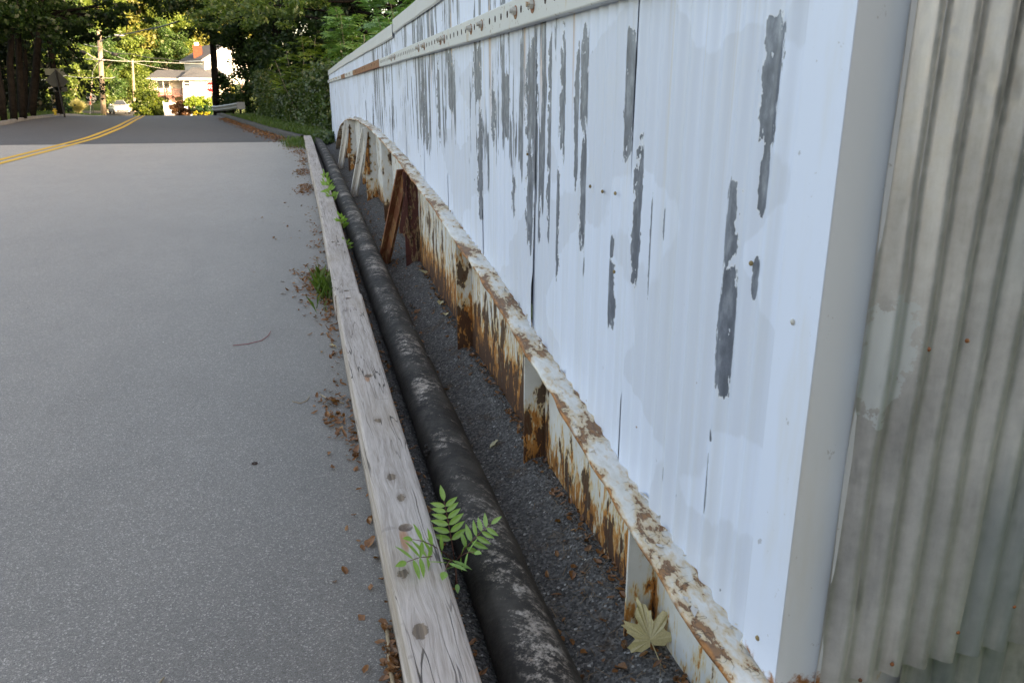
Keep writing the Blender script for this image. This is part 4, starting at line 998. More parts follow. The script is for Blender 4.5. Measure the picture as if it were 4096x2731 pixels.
def sumac(base, h, spread, nst, nfr, flen, seed, label, mat, lean=(0, 0), pairs=10):
    g = np.random.default_rng(seed); b = Vector(base); B = []; D = []; L = []; m = MB()
    for s in range(nst):
        a = g.uniform(0, 6.28); r = spread*math.sqrt(g.random()); hh = h*g.uniform(.6, 1.05)
        top = b+Vector((math.cos(a)*r+lean[0], math.sin(a)*r+lean[1], hh)); st = b+Vector((math.cos(a)*r*.3, math.sin(a)*r*.3, 0))
        pa = bend(st, top, 5, 0, .12, seed*31+s); m.tube(pa, list(np.linspace(.018, .006, 6)), 6)
        for k in range(nfr):
            t = g.uniform(.35, 1)**.7; i = min(4, int(t*5)); p = pa[i].lerp(pa[min(5, i+1)], t*5-i) if i < 5 else pa[5]
            az = g.uniform(0, 6.28); el = g.uniform(-.05, .75); B.append(p[:]); D.append((math.cos(az)*math.cos(el), math.sin(az)*math.cos(el), math.sin(el))); L.append(flen*g.uniform(.65, 1.15))
    e = empty('sumac_shrub', b, label=label, cat='shrub', group='feather leaved shrubs behind the parapet')
    m.build('stems', M['bark_pale'], e, True); leaves_obj('fronds', fronds(B, D, L, seed+1, pairs), mat, e); return e
GZ = lambda y: prof(y)-.3
sumac((2.5, 13.5, GZ(13)), 3.0, .9, 10, 34, .62, 41, 'feather leaved shrub rising directly behind the far half of the parapet', M['leaf_locust'])
sumac((2.7, 17.0, GZ(17)), 3.4, 1.1, 11, 34, .66, 42, 'tall feather leaved shrub behind the far end of the parapet', M['leaf_locust'])
sumac((2.2, 20.8, prof(20.8)), 2.5, .8, 9, 34, .52, 43, 'lower yellowish feather leaved shrub over the end of the parapet', M['leaf_locust2'])
sumac((2.2, 24.5, prof(24)), 3.4, 1.2, 11, 36, .60, 44, 'shrub with arching fern like fronds behind the vine hedge', M['leaf_locust'])
sumac((2.5, 10.2, GZ(10)), 3.1, .8, 10, 32, .60, 45, 'dark green feather leaved shrub peeking over the parapet where the cap rises', M['leaf_locust'])
sumac((3.8, 15.0, GZ(15)), 4.4, 1.2, 11, 36, .62, 46, 'tallest feather leaved shrub behind the parapet', M['leaf_locust'])
sumac((1.9, 19.0, GZ(19)), 2.7, .4, 6, 26, .42, 47, 'yellow green young shrub close behind the parapet cap', M['leaf_locust2'])
sumac((.5, 28.5, prof(28)), 3.0, 1.0, 8, 24, .55, 48, 'yellowish feather leaved shrub half way along the vine hedge', M['leaf_locust2'])
sumac((3.2, 21.5, prof(21)), 3.9, 1.2, 12, 36, .62, 49, 'large feather leaved shrub in the middle of the group behind the parapet end', M['leaf_locust'])
sumac((5.0, 19.5, prof(19)-.3), 5.0, 1.5, 12, 36, .66, 50, 'highest reaching feather leaved shrub at the top of the picture', M['leaf_locust'])
def right_tree(name, base, h, rad, clumps, n, lf, seed, label, mat, tr=.22):
    b = Vector(base); top = b+Vector((0, 0, h*.75)); g = random.Random(seed)
    limbs = [(bend(b+Vector((0, 0, h*g.uniform(.2, .6))), (c[0], c[1], c[2]), 4, 0, .1, seed+i), .09, .03) for i, c in enumerate(clumps[::max(1, len(clumps)//9)])]
    return grow(name, label, 'tree', b, bend(b-Vector((0, 0, .3)), top, 6, 0, .06, seed), list(np.linspace(tr, tr*.4, 7)), limbs, leafcloud(clumps, n, lf, seed, .6, .45, .45), mat, M['bark'], 'trees behind the hedge on the right')
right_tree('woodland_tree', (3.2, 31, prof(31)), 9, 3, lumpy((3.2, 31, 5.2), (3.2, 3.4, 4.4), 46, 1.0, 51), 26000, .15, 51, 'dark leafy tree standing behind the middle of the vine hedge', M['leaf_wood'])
right_tree('woodland_tree', (-.6, 40.5, prof(40)), 10, 3, lumpy((.4, 40.5, 5.4), (2.7, 2.5, 4.9), 46, 1.0, 52), 26000, .16, 52, 'dark leafy tree behind the guardrail end plate', M['leaf_wood'])
right_tree('woodland_tree', (1.4, 46, prof(46)), 12, 3, lumpy((1.2, 47, 7.2), (3.6, 2.6, 5.8), 46, 1.2, 53), 22000, .2, 53, 'tall dark tree filling the gap behind the guardrail', M['leaf_wood'], .28)
right_tree('woodland_tree', (6.5, 38, prof(38)), 14, 3, lumpy((6.5, 38, 7.5), (4.5, 4, 6.5), 46, 1.4, 54), 24000, .2, 54, 'tall dark tree rising behind the feather leaved shrubs', M['leaf_wood'], .28)
right_tree('woodland_tree', (11.5, 26, prof(24)-.4), 13, 3, lumpy((11.5, 26, 6.5), (4.2, 4, 5.5), 46, 1.3, 55), 24000, .18, 55, 'dark tree right of the tallest feather leaved shrub', M['leaf_wood'], .28)
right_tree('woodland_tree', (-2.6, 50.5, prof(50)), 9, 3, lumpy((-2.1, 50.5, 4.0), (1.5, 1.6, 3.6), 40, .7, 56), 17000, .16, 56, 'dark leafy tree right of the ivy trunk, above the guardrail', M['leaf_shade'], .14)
right_tree('woodland_tree', (10.5, 33, prof(33)), 14, 3, lumpy((10.5, 33, 7.5), (4.5, 4, 6.8), 46, 1.4, 57), 22000, .2, 57, 'dark tree at the far right behind the feather leaved shrubs', M['leaf_wood'], .28)
# maple boughs reaching over the hedge from the right
def bough_tree():
    g = np.random.default_rng(61); cl = []; limbs = []
    b = Vector((3.8, 27.5, prof(27)))
    spec = [(540, 30, 27), (585, 12, 26), (625, 35, 25), (690, 12, 25), (560, 45, 28), (500, 20, 30), (740, 5, 25), (520, 50, 31), (480, 45, 33), (610, 35, 30)]
    for (x, y, Y) in spec:
        c = at(x, y, Y)
        for k in range(5): cl.append((c.x+g.normal()*.55, c.y+g.normal()*.5, c.z+g.normal()*.22+.1, .38, .42, .15))
        limbs.append((bend((b.x, b.y, b.z+2.5+2*g.random()), (c.x, c.y, c.z), 5, -.3, .08, int(x)), .07, .012))
    for k in range(8): cl.append((b.x+1.5+g.normal()*1.5, b.y+g.normal()*1.8, 6.8+g.random()*2.5, .9, .9, .4))
    grow('maple_tree', 'green maple reaching long boughs over the hedge at the top of the picture', 'tree', b, bend(b-Vector((0, 0, .3)), b+Vector((0, 0, 7.5)), 6, 0, .05, 5), list(np.linspace(.2, .07, 7)), limbs, leafcloud(cl, 9000, .13, 62, .42, .35, .5), M['leaf_bough'], M['bark'], 'trees behind the hedge on the right')
bough_tree()
# ivy covered trunk by the stop sign
def ivy_trunk():
    b = at(497, 250, 54); b.z = prof(54); t = at(484, 10, 54); g = np.random.default_rng(71)
    cl = [(b.x+(t.x-b.x)*u+.08+g.normal()*.05, b.y+g.normal()*.1, b.z+(t.z-b.z)*u, .14, .14, .28) for u in np.linspace(.0, .40, 16)] + [(b.x+abs(g.normal())*.6+.35, b.y+g.normal()*.4, b.z+g.uniform(.3, 2.3), .5, .5, .45) for _ in range(16)]
    cl += [(at(x, y, 53).x+g.normal()*.4, 53+g.normal()*.4, at(x, y, 53).z+g.normal()*.25, .7, .7, .4) for (x, y) in ((480, 30), (455, 12), (500, 55), (520, 25), (430, 25), (470, 60), (410, 10), (540, 60), (510, 90), (390, 14)) for _ in range(3)]
    cl += lumpy((t.x, 54, 9.5), (3.0, 2.6, 2.2), 24, 1.0, 72)
    limbs = [(bend((t.x, 54, 5.5), (c[0], c[1], c[2]), 4, 0, .1, i), .06, .02) for i, c in enumerate(cl[-54:-24:4])]
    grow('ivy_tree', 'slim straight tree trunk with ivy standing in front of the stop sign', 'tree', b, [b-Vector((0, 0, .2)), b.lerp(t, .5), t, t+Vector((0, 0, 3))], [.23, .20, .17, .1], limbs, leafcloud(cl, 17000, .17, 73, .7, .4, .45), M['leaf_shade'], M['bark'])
ivy_trunk()
# ------------------------------------------------------------------ dark trees on the left verge
def left_tree(bx, by, top, rad, spec, extra, n, seed, label, lf=.17):
    g = np.random.default_rng(seed); b = Vector((bx, by, prof(by)+.1)); cl = []; limbs = []
    for (x, y, Y, s) in spec:
        c = at(x, y, Y)
        for k in range(4): cl.append((c.x+g.normal()*.35*s, c.y+g.normal()*.5, c.z+g.normal()*.16*s, .55*s, .6*s, .26*s))
        limbs.append((bend(b.lerp(top, .75), c, 5, -.2, .08, int(x+y)), .08, .015))
    cl += extra
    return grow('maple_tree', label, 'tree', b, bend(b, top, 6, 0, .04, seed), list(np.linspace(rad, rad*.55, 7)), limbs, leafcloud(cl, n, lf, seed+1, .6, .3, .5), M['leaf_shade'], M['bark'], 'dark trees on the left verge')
p = at(71, 262, 41); q = at(101, 50, 41)
left_tree(p.x, 41, q+Vector((.2, 0, 1.5)), .19, [(150, 30, 40, 1), (190, 60, 39, 1), (235, 25, 39, 1), (262, 52, 39, .8), (300, 18, 38, .8), (335, 10, 38, .8), (205, 88, 40, .6), (160, 85, 40, .9), (120, 60, 41, 1), (175, 132, 40, .55), (197, 156, 40, .5), (160, 160, 41, .45), (140, 125, 41, .6), (242, 78, 39, .5), (335, 42, 38, .4), (120, 20, 41, 1)], lumpy((p.x+1.5, 40, 9.5), (5, 4, 2.4), 40, 1.2, 81), 30000, 81, 'big dark leaning maple spreading boughs over the road at left')
p = at(52, 262, 38); q = at(58, 20, 38)
left_tree(p.x, 38, q+Vector((0, 0, 2)), .15, [(70, 20, 37, 1), (40, 45, 37, 1), (95, 50, 37, 1), (20, 15, 36, 1), (110, 80, 37, .7)], lumpy((p.x-1, 38, 8.5), (3, 3, 2), 24, 1.1, 83), 12000, 83, 'straight dark tree trunk left of the leaning maple')
p = at(30, 262, 36); q = at(34, 10, 36)
left_tree(p.x, 36, q+Vector((0, 0, 2)), .14, [(15, 40, 35, 1), (45, 20, 35, 1), (5, 80, 35, .9)], lumpy((p.x-1, 36, 8), (3, 3, 2), 24, 1.1, 85), 11000, 85, 'dark tree trunk second from the left edge of the picture')
p = at(3, 262, 34); q = at(2, 10, 34)
left_tree(p.x, 34, q+Vector((-.2, 0, 2)), .17, [(-15, 40, 34, 1), (8, 20, 34, 1)], lumpy((p.x-2, 34, 8), (3, 3, 2), 24, 1.1, 87), 10000, 87, 'dark tree trunk at the left edge of the picture')
p = at(46, 262, 45); q = at(48, 20, 45)
left_tree(p.x, 45, q+Vector((0, 0, 2)), .14, [(60, 70, 45, 1), (30, 80, 45, 1), (85, 110, 45, .7)], lumpy((p.x-1, 45, 8), (3.4, 3, 2), 24, 1.2, 89), 11000, 89, 'slim dark trunk in the back row between the left trees')
p = at(60, 262, 47); q = at(62, 20, 47)
left_tree(p.x, 47, q+Vector((0, 0, 2)), .12, [(90, 40, 47, 1), (70, 60, 47, 1)], lumpy((p.x-1, 47, 8), (3.4, 3, 2), 24, 1.2, 91), 10000, 91, 'thin dark trunk close behind the leaning maple')
# second stem by the hydrant, carrying the pole's shade
p = at(140, 262, 48); q = at(114, 60, 48)
left_tree(p.x, 48, q+Vector((0, 0, 1.5)), .19, [(125, 100, 48, .8), (140, 70, 47, .9), (150, 140, 48, .6), (118, 140, 48, .5)], lumpy((q.x, 48, 8.5), (2.6, 2.6, 1.8), 20, 1.1, 93), 10000, 93, 'dark trunk right behind the yellow hydrant')
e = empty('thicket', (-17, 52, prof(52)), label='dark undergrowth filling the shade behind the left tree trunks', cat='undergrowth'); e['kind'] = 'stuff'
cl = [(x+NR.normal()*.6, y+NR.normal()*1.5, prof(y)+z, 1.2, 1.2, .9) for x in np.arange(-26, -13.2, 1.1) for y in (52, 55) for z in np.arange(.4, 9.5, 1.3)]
leaves_obj('foliage', leafcloud(cl, 34000, .26, 95, .6, .3, .4), M['leaf_deep_shade'], e)
# ------------------------------------------------------------------ sunlit trees behind the house
def proto(seed, h, rx, mat, n, leaf):
    g = np.random.default_rng(seed); V = leafcloud(lumpy((0, 0, h*.56), (rx, rx, h*.42), 110, rx*.22, seed), n, leaf, seed, .6, .5, .4)
    m = MB(); m.tube(bend((0, 0, -1), (0, 0, h*.7), 6, 0, .04, seed), list(np.linspace(.42, .14, 7)), 7)
    for k in range(7):
        a = g.uniform(0, 6.28); m.tube(bend((0, 0, h*g.uniform(.25, .55)), (math.cos(a)*rx*.7, math.sin(a)*rx*.7, h*g.uniform(.5, .8)), 4, 0, .1, k), list(np.linspace(.14, .04, 5)), 5)
    t = bpy.data.meshes.new('trunk'); t.from_pydata(m.v, [], m.f); t.update(); t.materials.append(M['bark_pale'])
    c = np_mesh('crown', V, 4); c.materials.append(mat); return t, c
PA = proto(101, 24, 7.0, M['leaf_sun'], 34000, .46); PB = proto(102, 26, 7.5, M['leaf_sun2'], 30000, .52); PC = proto(103, 20, 6.2, M['leaf_sun3'], 26000, .46); PD = proto(104, 10, 4.6, M['leaf_sun'], 15000, .34)
far = [(PA, 205, 230, 142, 1.0, 'green sunlit tree behind the utility pole'), (PB, 285, 230, 150, 1.0, 'sunlit tree behind the silver car, left of the house'), (PA, 350, 230, 152, 1.05, 'bright tree rising behind the left end of the house roof'), (PB, 420, 230, 158, 1.1, 'yellowish tree behind the brick chimney'), (PB, 500, 230, 160, 1.1, 'yellowish tree behind the ivy trunk'),
       (PC, 120, 230, 138, 1.0, 'bluish green tree seen between the left trunks and the bright pole'), (PA, 20, 230, 140, 1.1, 'tree far behind the left edge trunks'), (PC, 392, 225, 146, .62, 'dark green tree just above the low roof'), (PC, 245, 240, 118, .55, 'rounded green tree between the utility pole and the stop sign back'), (PD, 285, 245, 126, .8, 'low leafy tree behind the silver car'), (PD, 175, 245, 110, .85, 'low green tree behind the ornamental grass'),
       (PA, 560, 230, 170, 1.1, 'tree far behind the guardrail'), (PB, 330, 230, 185, 1.5, 'tall pale tree in the back row over the low roof'), (PA, 240, 230, 180, 1.5, 'tall tree in the back row above the street light'), (PB, 450, 230, 190, 1.5, 'tall yellowish tree in the back row over the chimney'), (PA, 130, 230, 175, 1.5, 'tall tree in the back row behind the leaning maple')]
for i, (P_, x, y, Y, s, lab) in enumerate(far):
    b = at(x, y, Y); z = gz(b.x, Y)[2]
    e = empty('sunlit_tree', (b.x, Y, z), R.uniform(0, 6.28), label=lab, cat='tree', group='sunlit trees behind the intersection'); e.scale = (s, s, s)
    for nm, me in (('trunk', P_[0]), ('crown', P_[1])):
        o = bpy.data.objects.new(nm, me); COL.objects.link(o); o.parent = e
for (x, y, s, lab) in ((-5, -22, .8, 'unseen tree added for shade behind the photographer, left of the road'), (7, -17, .8, 'unseen tree added for shade close behind the photographer, right of the road'), (17, -12, .75, 'unseen tree added for shade behind the photographer, beyond the parapet end')):  # out-of-view trees added to hold back light from behind the camera
    e = empty('shade_tree', (x, y, -1.0), x, label=lab, cat='tree', group='unseen trees added for shade behind the photographer'); e.scale = (s, s, s)
    for nm, me in (('trunk', PA[0]), ('crown', PA[1])):
        o = bpy.data.objects.new(nm, me); COL.objects.link(o); o.parent = e
# pale bare trunks in front of the trees
for (x0, y0, x1, y1, Y, r, lab) in ((307, 235, 304, 130, 122, .22, 'slim sunlit trunk just left of the house'), (296, 235, 292, 180, 126, .30, 'short thick trunk behind the big evergreen shrub')):
    a = at(x0, y0, Y); b = at(x1, y1, Y); a.z = gz(a.x, Y)[2]
    cl = lumpy((b.x, Y, b.z+1.2), (2.2, 2, 1.4), 14, .7, 200+x0)
    grow('slim_tree', lab, 'tree', a, bend(a, b, 5, 0, .03, x0), list(np.linspace(r, r*.6, 6)), [], leafcloud(cl, 3000, .32, x0, .6, .5), M['leaf_sun'], M['bark_pale'])
# ------------------------------------------------------------------ garden shrubs
def shrub(name, cx, base, top, wpx, Y, mat, n, leaf, label, nsub=26, sub=.28, low=-.3, cat='shrub', flat=1.0, group='garden shrubs at the intersection'):
    c = at(cx, base, Y); t = at(cx, top, Y); w = wpx*1.7415/CAM_F*Y*.5*1.03; h = t.z-c.z
    gz_ = min(c.z, gz(c.x, Y)[2] if Y > 78 else prof(Y)+.1)
    e = empty(name, (c.x, Y, gz_), label=label, cat=cat, group=group)
    V = leafcloud(lumpy((c.x, Y, c.z+h*.34), (w*.92, w*.85, h*.60), nsub, sub*w, int(cx*7+Y), -1), n, leaf, int(cx+Y), .6, .5, .4)
    leaves_obj('foliage', V, mat, e); m = MB()
    for k in range(3): m.tube([(c.x+(k-1)*.1, Y, gz_-.1), (c.x+(k-1)*w*.3, Y, c.z+h*.5)], [.06, .03], 5)
    m.build('stems', M['bark'], e); return e
shrub('evergreen_shrub', 347, 262, 199, 66, 100, M['leaf_bush'], 15000, .22, 'big rounded yellow green evergreen shrub beside the silver car', 60, .26)
shrub('red_maple_shrub', 417, 262, 231, 44, 92, M['leaf_red'], 7000, .15, 'weeping red leaved maple in front of the white fence', 30, .3)
shrub('clipped_shrub', 462, 246, 223, 58, 90, M['leaf_lime'], 8000, .15, 'lime green spreading shrub in front of the bright house wall', 34, .25)
shrub('round_shrub', 472, 260, 243, 34, 82, M['leaf_dark'], 4500, .13, 'dark green round shrub below the lime shrub', 20, .3)
shrub('dark_shrub', 452, 262, 240, 26, 84, M['leaf_wood'], 3000, .13, 'dark low shrub between red maple and round shrub', 16, .3)
shrub('yellow_ball_shrub', 450, 263, 257, 11, 70, M['leaf_yellow'], 1200, .06, 'leftmost of three small yellow ball shrubs at the crest', 10, .35)
shrub('yellow_ball_shrub', 464, 263, 258, 7, 70, M['leaf_yellow'], 900, .06, 'middle and smallest of three yellow ball shrubs at the crest', 10, .35)
shrub('yellow_ball_shrub', 476, 263, 256, 11, 68, M['leaf_yellow'], 1200, .06, 'rightmost of three small yellow ball shrubs, nearest the guardrail', 10, .35)
shrub('conical_evergreen', 155, 262, 218, 20, 76, M['leaf_dark'], 5000, .12, 'dark cone shaped evergreen behind the leaning sign post', 30, .3)
shrub('golden_conifer', 104, 262, 236, 17, 66, M['leaf_lime'], 3000, .10, 'small bright yellow green conifer left of the hydrant', 20, .3)
shrub('russet_shrub', 84, 256, 237, 15, 66, M['leaf_red'], 2200, .09, 'small russet shrub just right of the leaning maple trunk', 14, .35)
def grassclump(cx, base, top, wpx, Y, label, n=1400):
    c = at(cx, base, Y); t = at(cx, top, Y); w = wpx*1.7415/CAM_F*Y*.5; h = t.z-c.z; g = np.random.default_rng(int(cx))
    a = g.uniform(0, 6.28, n); el = g.uniform(.5, 1.5, n); Q = []
    b = np.array([c.x, Y, c.z])
    for i in range(n):
        d = np.array([math.cos(a[i])*math.cos(el[i])*w/h, math.sin(a[i])*math.cos(el[i])*w/h, math.sin(el[i])]); L = h*g.uniform(.6, 1.1); s = np.array([.018, .006, 0])
        m_ = b+d*L*.6; tip = b+d*L*1.0-np.array([0, 0, L*.28*math.cos(el[i])]); Q.append([b-s+g.normal(size=3)*.08, m_-s, tip, m_+s])
    e = empty('ornamental_grass', (c.x, Y, c.z), label=label, cat='grass clump', group='garden shrubs at the intersection'); leaves_obj('blades', np.array(Q), M['straw'], e)
grassclump(180, 258, 226, 56, 78, 'tall straw coloured grass clump right of the cone evergreen'); grassclump(126, 258, 235, 36, 80, 'straw coloured grass clump behind the hydrant')
# ------------------------------------------------------------------ street furniture
M['black_post'] = plain('black_sign_post', (.02, .02, .021), .6)
M['sign_back'] = plain('sign_back_grey', (.055, .058, .055), .5, .3, .1)
M['sign_back_pale'] = plain('sign_back_pale', (.40, .42, .38), .45, .3, .1)
M['sign_mid'] = plain('sign_back_mid', (.16, .165, .13), .5, .3, .1)  # pale plate, its colour dimmed to stand for the shade on it
M['sign_red'] = plain('sign_red', (.55, .025, .03), .4, 0, .05)
M['sign_white'] = plain('sign_white', (.82, .82, .82), .4, 0, .05)
M['hydrant_y'] = plain('hydrant_yellow', (.50, .36, .03), .45, 0, .15)
M['hydrant_k'] = plain('hydrant_black', (.02, .02, .02), .45)
M['wire'] = plain('black_cable', (.02, .02, .02), .6)
M['wire_pale'] = plain('pale_cable', (.45, .45, .43), .5)
M['lamp_grey'] = plain('street_lamp_metal', (.50, .51, .52), .4, .4, .1)
M['guy_red'] = plain('guy_guard_red', (.62, .14, .10), .6)
M['guy_yellow'] = plain('guy_guard_pale', (.75, .62, .42), .6)
def octagon(c, r, Y, th, name, mat, parent, turn=0):
    pts = [(c.x+r*math.cos(math.pi/8+k*math.pi/4)*math.cos(turn), Y+r*math.cos(math.pi/8+k*math.pi/4)*math.sin(turn), c.z+r*math.sin(math.pi/8+k*math.pi/4)) for k in range(8)]
    return MB().poly(pts, (th*math.sin(turn), -th*math.cos(turn), 0)).build(name, mat, parent)
# guardrail
def guardrail():
    e = empty('guardrail', (-3.4, 46, prof(46)), label='short galvanised guardrail with end plate beside the kerb', cat='guardrail')
    pa = [at(491, 249, 50.5), at(497, 250, 49.8), at(510, 248.5, 48), at(530, 246, 45), at(545, 243.5, 43), at(550, 243, 42.4)]
    sec = [(0, .155), (-.03, .12), (-.08, .095), (-.08, .065), (-.01, .02), (-.01, -.02), (-.08, -.065), (-.08, -.095), (-.03, -.12), (0, -.155)]
    V = []; F = []; n = len(sec)
    for i, p in enumerate(pa):
        fl = .06 if i == 0 else 0
        for (u, h) in sec: V.append((p.x+u-fl, p.y+u*.3, p.z+h))
    for i in range(len(pa)-1):
        for k in range(n-1): F.append((i*n+k, i*n+k+1, (i+1)*n+k+1, (i+1)*n+k))
    mesh_obj('rail_beam', V, F, M['galv_steel'], e, False)
    c = at(553.5, 243, 42); MB().box((c.x-.19, 41.9, c.z-.17), (c.x+.19, 41.92, c.z+.17)).build('end_plate', M['galv_steel'], e)
    for (x, Y) in ((500, 49.4), (512, 47.7), (532, 44.7), (548, 42.6)):
        p = at(x, 247, Y); MB().box((p.x+.02, Y-.04, prof(Y)-.2), (p.x+.12, Y+.04, p.z+.1)).build('post', M['bark'], e)
guardrail()
# red stop sign, half hidden by the ivy trunk
def stop_front():
    Y = 63; c = at(484.5, 200.5, Y); e = empty('stop_sign', (c.x, Y, prof(Y)), label='red stop sign half hidden behind the ivy trunk', cat='stop sign')
    MB().box((c.x-.03, Y+.01, prof(Y)-.3), (c.x+.03, Y+.06, c.z+.35)).build('post', M['black_post'], e)
    pl = octagon(c, .395, Y, .004, 'sign_plate', M['sign_white'], e)
    octagon(c, .365, Y-.006, .002, 'red_face', M['sign_red'], pl)
    cu = bpy.data.curves.new('stop_text', 'FONT'); cu.body = 'STOP'; cu.size = .34; cu.align_x = 'CENTER'; cu.align_y = 'CENTER'; cu.extrude = .001; cu.offset = .010
    t = bpy.data.objects.new('tmp', cu); COL.objects.link(t); bpy.context.view_layer.update()
    me = bpy.data.meshes.new_from_object(t.evaluated_get(bpy.context.evaluated_depsgraph_get())); bpy.data.objects.remove(t); me.materials.clear()
    o = link('lettering', me, M['sign_white'], pl); o.matrix_basis = Matrix.Translation((c.x, Y-.012, c.z)) @ Matrix.Rotation(math.pi/2, 4, 'X') @ Matrix.Diagonal((.78, 1.05, 1, 1))
stop_front()
def stop_back():
    Y = 74; c = at(210, 226, Y); e = empty('stop_sign', (c.x, Y, prof(Y)), label='pale back of an octagonal sign right of the guy wire', cat='stop sign')
    octagon(c, .40, Y, .004, 'sign_plate', M['sign_back_pale'], e)
    MB().box((c.x-.03, Y-.06, prof(Y)-.3), (c.x+.03, Y-.01, c.z+.3)).build('post', M['sign_back'], e)
stop_back()
def warn_back():
    Y = 44; a = at(149, 266, Y); b = at(127, 160, Y); e = empty('warning_sign', (a.x, Y, prof(Y)+.1), label='dark diamond sign seen from behind on a leaning black post', cat='road sign')
    MB().tube([a-Vector((0, 0, .3)), b], .045, 8).build('post', M['black_post'], e)
    c = at(130, 186, Y); r = .52; th = -.10
    def sq(c, r, rot, Y, nm, mat):
        pts = [(c.x+r*math.cos(rot+k*math.pi/2), Y, c.z+r*math.sin(rot+k*math.pi/2)) for k in range(4)]; MB().poly(pts, (0, .004, 0)).build(nm, mat, e)
    sq(c, r, math.pi/2-.06, Y+.052, 'diamond_plate', M['sign_back'])
    c2 = at(130, 170, Y); MB().poly([(c2.x-.52, Y+.062, c2.z-.06), (c2.x+.50, Y+.062, c2.z-.06), (c2.x+.50, Y+.062, c2.z+.24), (c2.x-.52, Y+.062, c2.z+.24)], (0, .004, 0)).build('upper_plate', M['sign_mid'], e)
    c3 = at(137, 205, Y); MB().poly([(c3.x-.30, Y+.052, c3.z-.12), (c3.x+.33, Y+.052, c3.z-.12), (c3.x+.33, Y+.052, c3.z+.10), (c3.x-.30, Y+.052, c3.z+.10)], (0, .004, 0)).build('lower_plate', M['sign_back'], e)
warn_back()
def hydrant():
    Y = 45; b = at(128, 268, Y); b.z = prof(Y)+.10; s = (at(127, 243, Y).z-b.z)/.78; e = empty('fire_hydrant', b, label='yellow fire hydrant with black cap on the left verge', cat='fire hydrant')
    MB().lathe(b, [(.14*s, 0), (.14*s, .05*s), (.10*s, .06*s), (.10*s, .48*s), (.13*s, .49*s), (.13*s, .53*s), (0, .53*s)], 14).build('barrel', M['hydrant_y'], e, False)
    MB().lathe(b, [(.14*s, .531*s), (.13*s, .57*s), (.09*s, .66*s), (.04*s, .71*s), (.035*s, .78*s), (0, .78*s)], 14).build('bonnet', M['hydrant_k'], e, True)
    for sx in (-1, 1): MB().tube([b+Vector((sx*.08*s, 0, .36*s)), b+Vector((sx*.17*s, 0, .36*s))], .055*s, 10).build('hose_nozzle', M['hydrant_y'], e)
    MB().tube([b+Vector((0, -.08*s, .33*s)), b+Vector((0, -.18*s, .33*s))], .07*s, 10).build('pumper_nozzle', M['hydrant_y'], e)
hydrant()
# utility poles, lamp, cables
PB_ = at(237, 264, 72); PB_.z = prof(72)-.2; PT_ = at(227.5, 70, 72)
def pole():
    e = empty('utility_pole', PB_, label='tall wooden utility pole with street light beside the silver car', cat='utility pole')
    MB().tube([PB_, PB_.lerp(PT_, .5), PT_], [.215, .19, .165], 14).build('shaft', M['pole_wood'], e, True)
    a = at(231, 96, 71.8); b = at(243, 88, 71.5); c = at(262, 82, 71)
    arm = MB().tube([a, b, at(252, 84.5, 71.2), c], .045, 8).build('lamp_arm', M['lamp_grey'], e, True)
    h = at(270, 82, 71); MB().ball(h, .52, 14, 8, (1, .35, .16)).build('lamp_head', M['lamp_grey'], arm, True)
    z = at(232, 138, 71.7); MB().tube([at(241, 138.5, 71.75), at(228, 138, 71.6), at(214, 133, 71.2), at(200, 123, 70.5)], .05, 6).build('cable_riser', M['lamp_grey'], e, True)
    MB().ball(at(190, 122, 70.4), .26, 10, 6, (1, .8, .8)).build('splice_case', M['wire'], e, True)
    MB().tube([at(258, 124, 71.5), at(269, 126.5, 71.3)], .13, 10).build('terminal_box', M['wire'], e, True)
pole()
def wirep(pts, r, label, mat, sag=.0, n=14):
    P_ = []
    for a, b in zip(pts[:-1], pts[1:]):
        for i in range(n): t = i/n; p = a.lerp(b, t); p.z -= sag*4*t*(1-t); P_.append(p)
    P_.append(pts[-1]); o = MB().tube(P_, r, 5).build('overhead_cable', mat, None, True); return props(o, label, 'cable', 'overhead cables')
wirep([at(275, 80, 71), at(330, 70, 64), at(410, 50, 56)], .045, 'thick dark cable climbing right from the street light', M['wire'], .05)
wirep([at(236, 117, 72), at(300, 124, 80), at(372, 135, 100), at(497, 148, 126)], .035, 'dark cable from the pole through the terminal box to the house', M['wire'], .1)
wirep([at(160, 130, 60), at(232, 137, 72), at(330, 141, 90), at(492, 147, 126)], .028, 'pale cable from the pole above the roof ridge', M['wire_pale'], .08)
wirep([at(160, 90, 55), at(228, 108, 72), at(300, 142, 95), at(400, 162, 128)], .024, 'thin cable sloping down to the low roof', M['wire_pale'], .1)
wirep([at(60, 185, 52), at(150, 174, 62), at(233, 177.5, 72), at(265, 177, 80)], .026, 'thin pale cable crossing behind the leaning sign', M['wire_pale'], .1)
wirep([at(205, 155, 80), at(231, 141, 72), at(238, 132, 66)], .03, 'short dark cable slanting across the pole', M['wire'])
wirep([at(165, 95, 58), at(190, 121, 70.4)], .03, 'short dark cable rising left from the splice case', M['wire'])
def guy():
    a = at(205, 262, 70); b = at(213, 165, 72); e = empty('guy_wire', a, label='leaning guy wire with striped guard in front of the pale sign back', cat='guy wire')
    MB().tube([a-Vector((0, 0, .3)), b, PT_.lerp(PB_, .3)], .015, 5).build('strand', M['wire_pale'], e)
    p0 = a.lerp(b, .22); p1 = a.lerp(b, .75)
    for i in range(8): MB().tube([p0.lerp(p1, i/8), p0.lerp(p1, (i+.98)/8)], .055, 8).build('guard_band', M['guy_yellow'] if i % 2 else (M['guy_red'] if i < 5 else M['guy_yellow']), e)
guy()
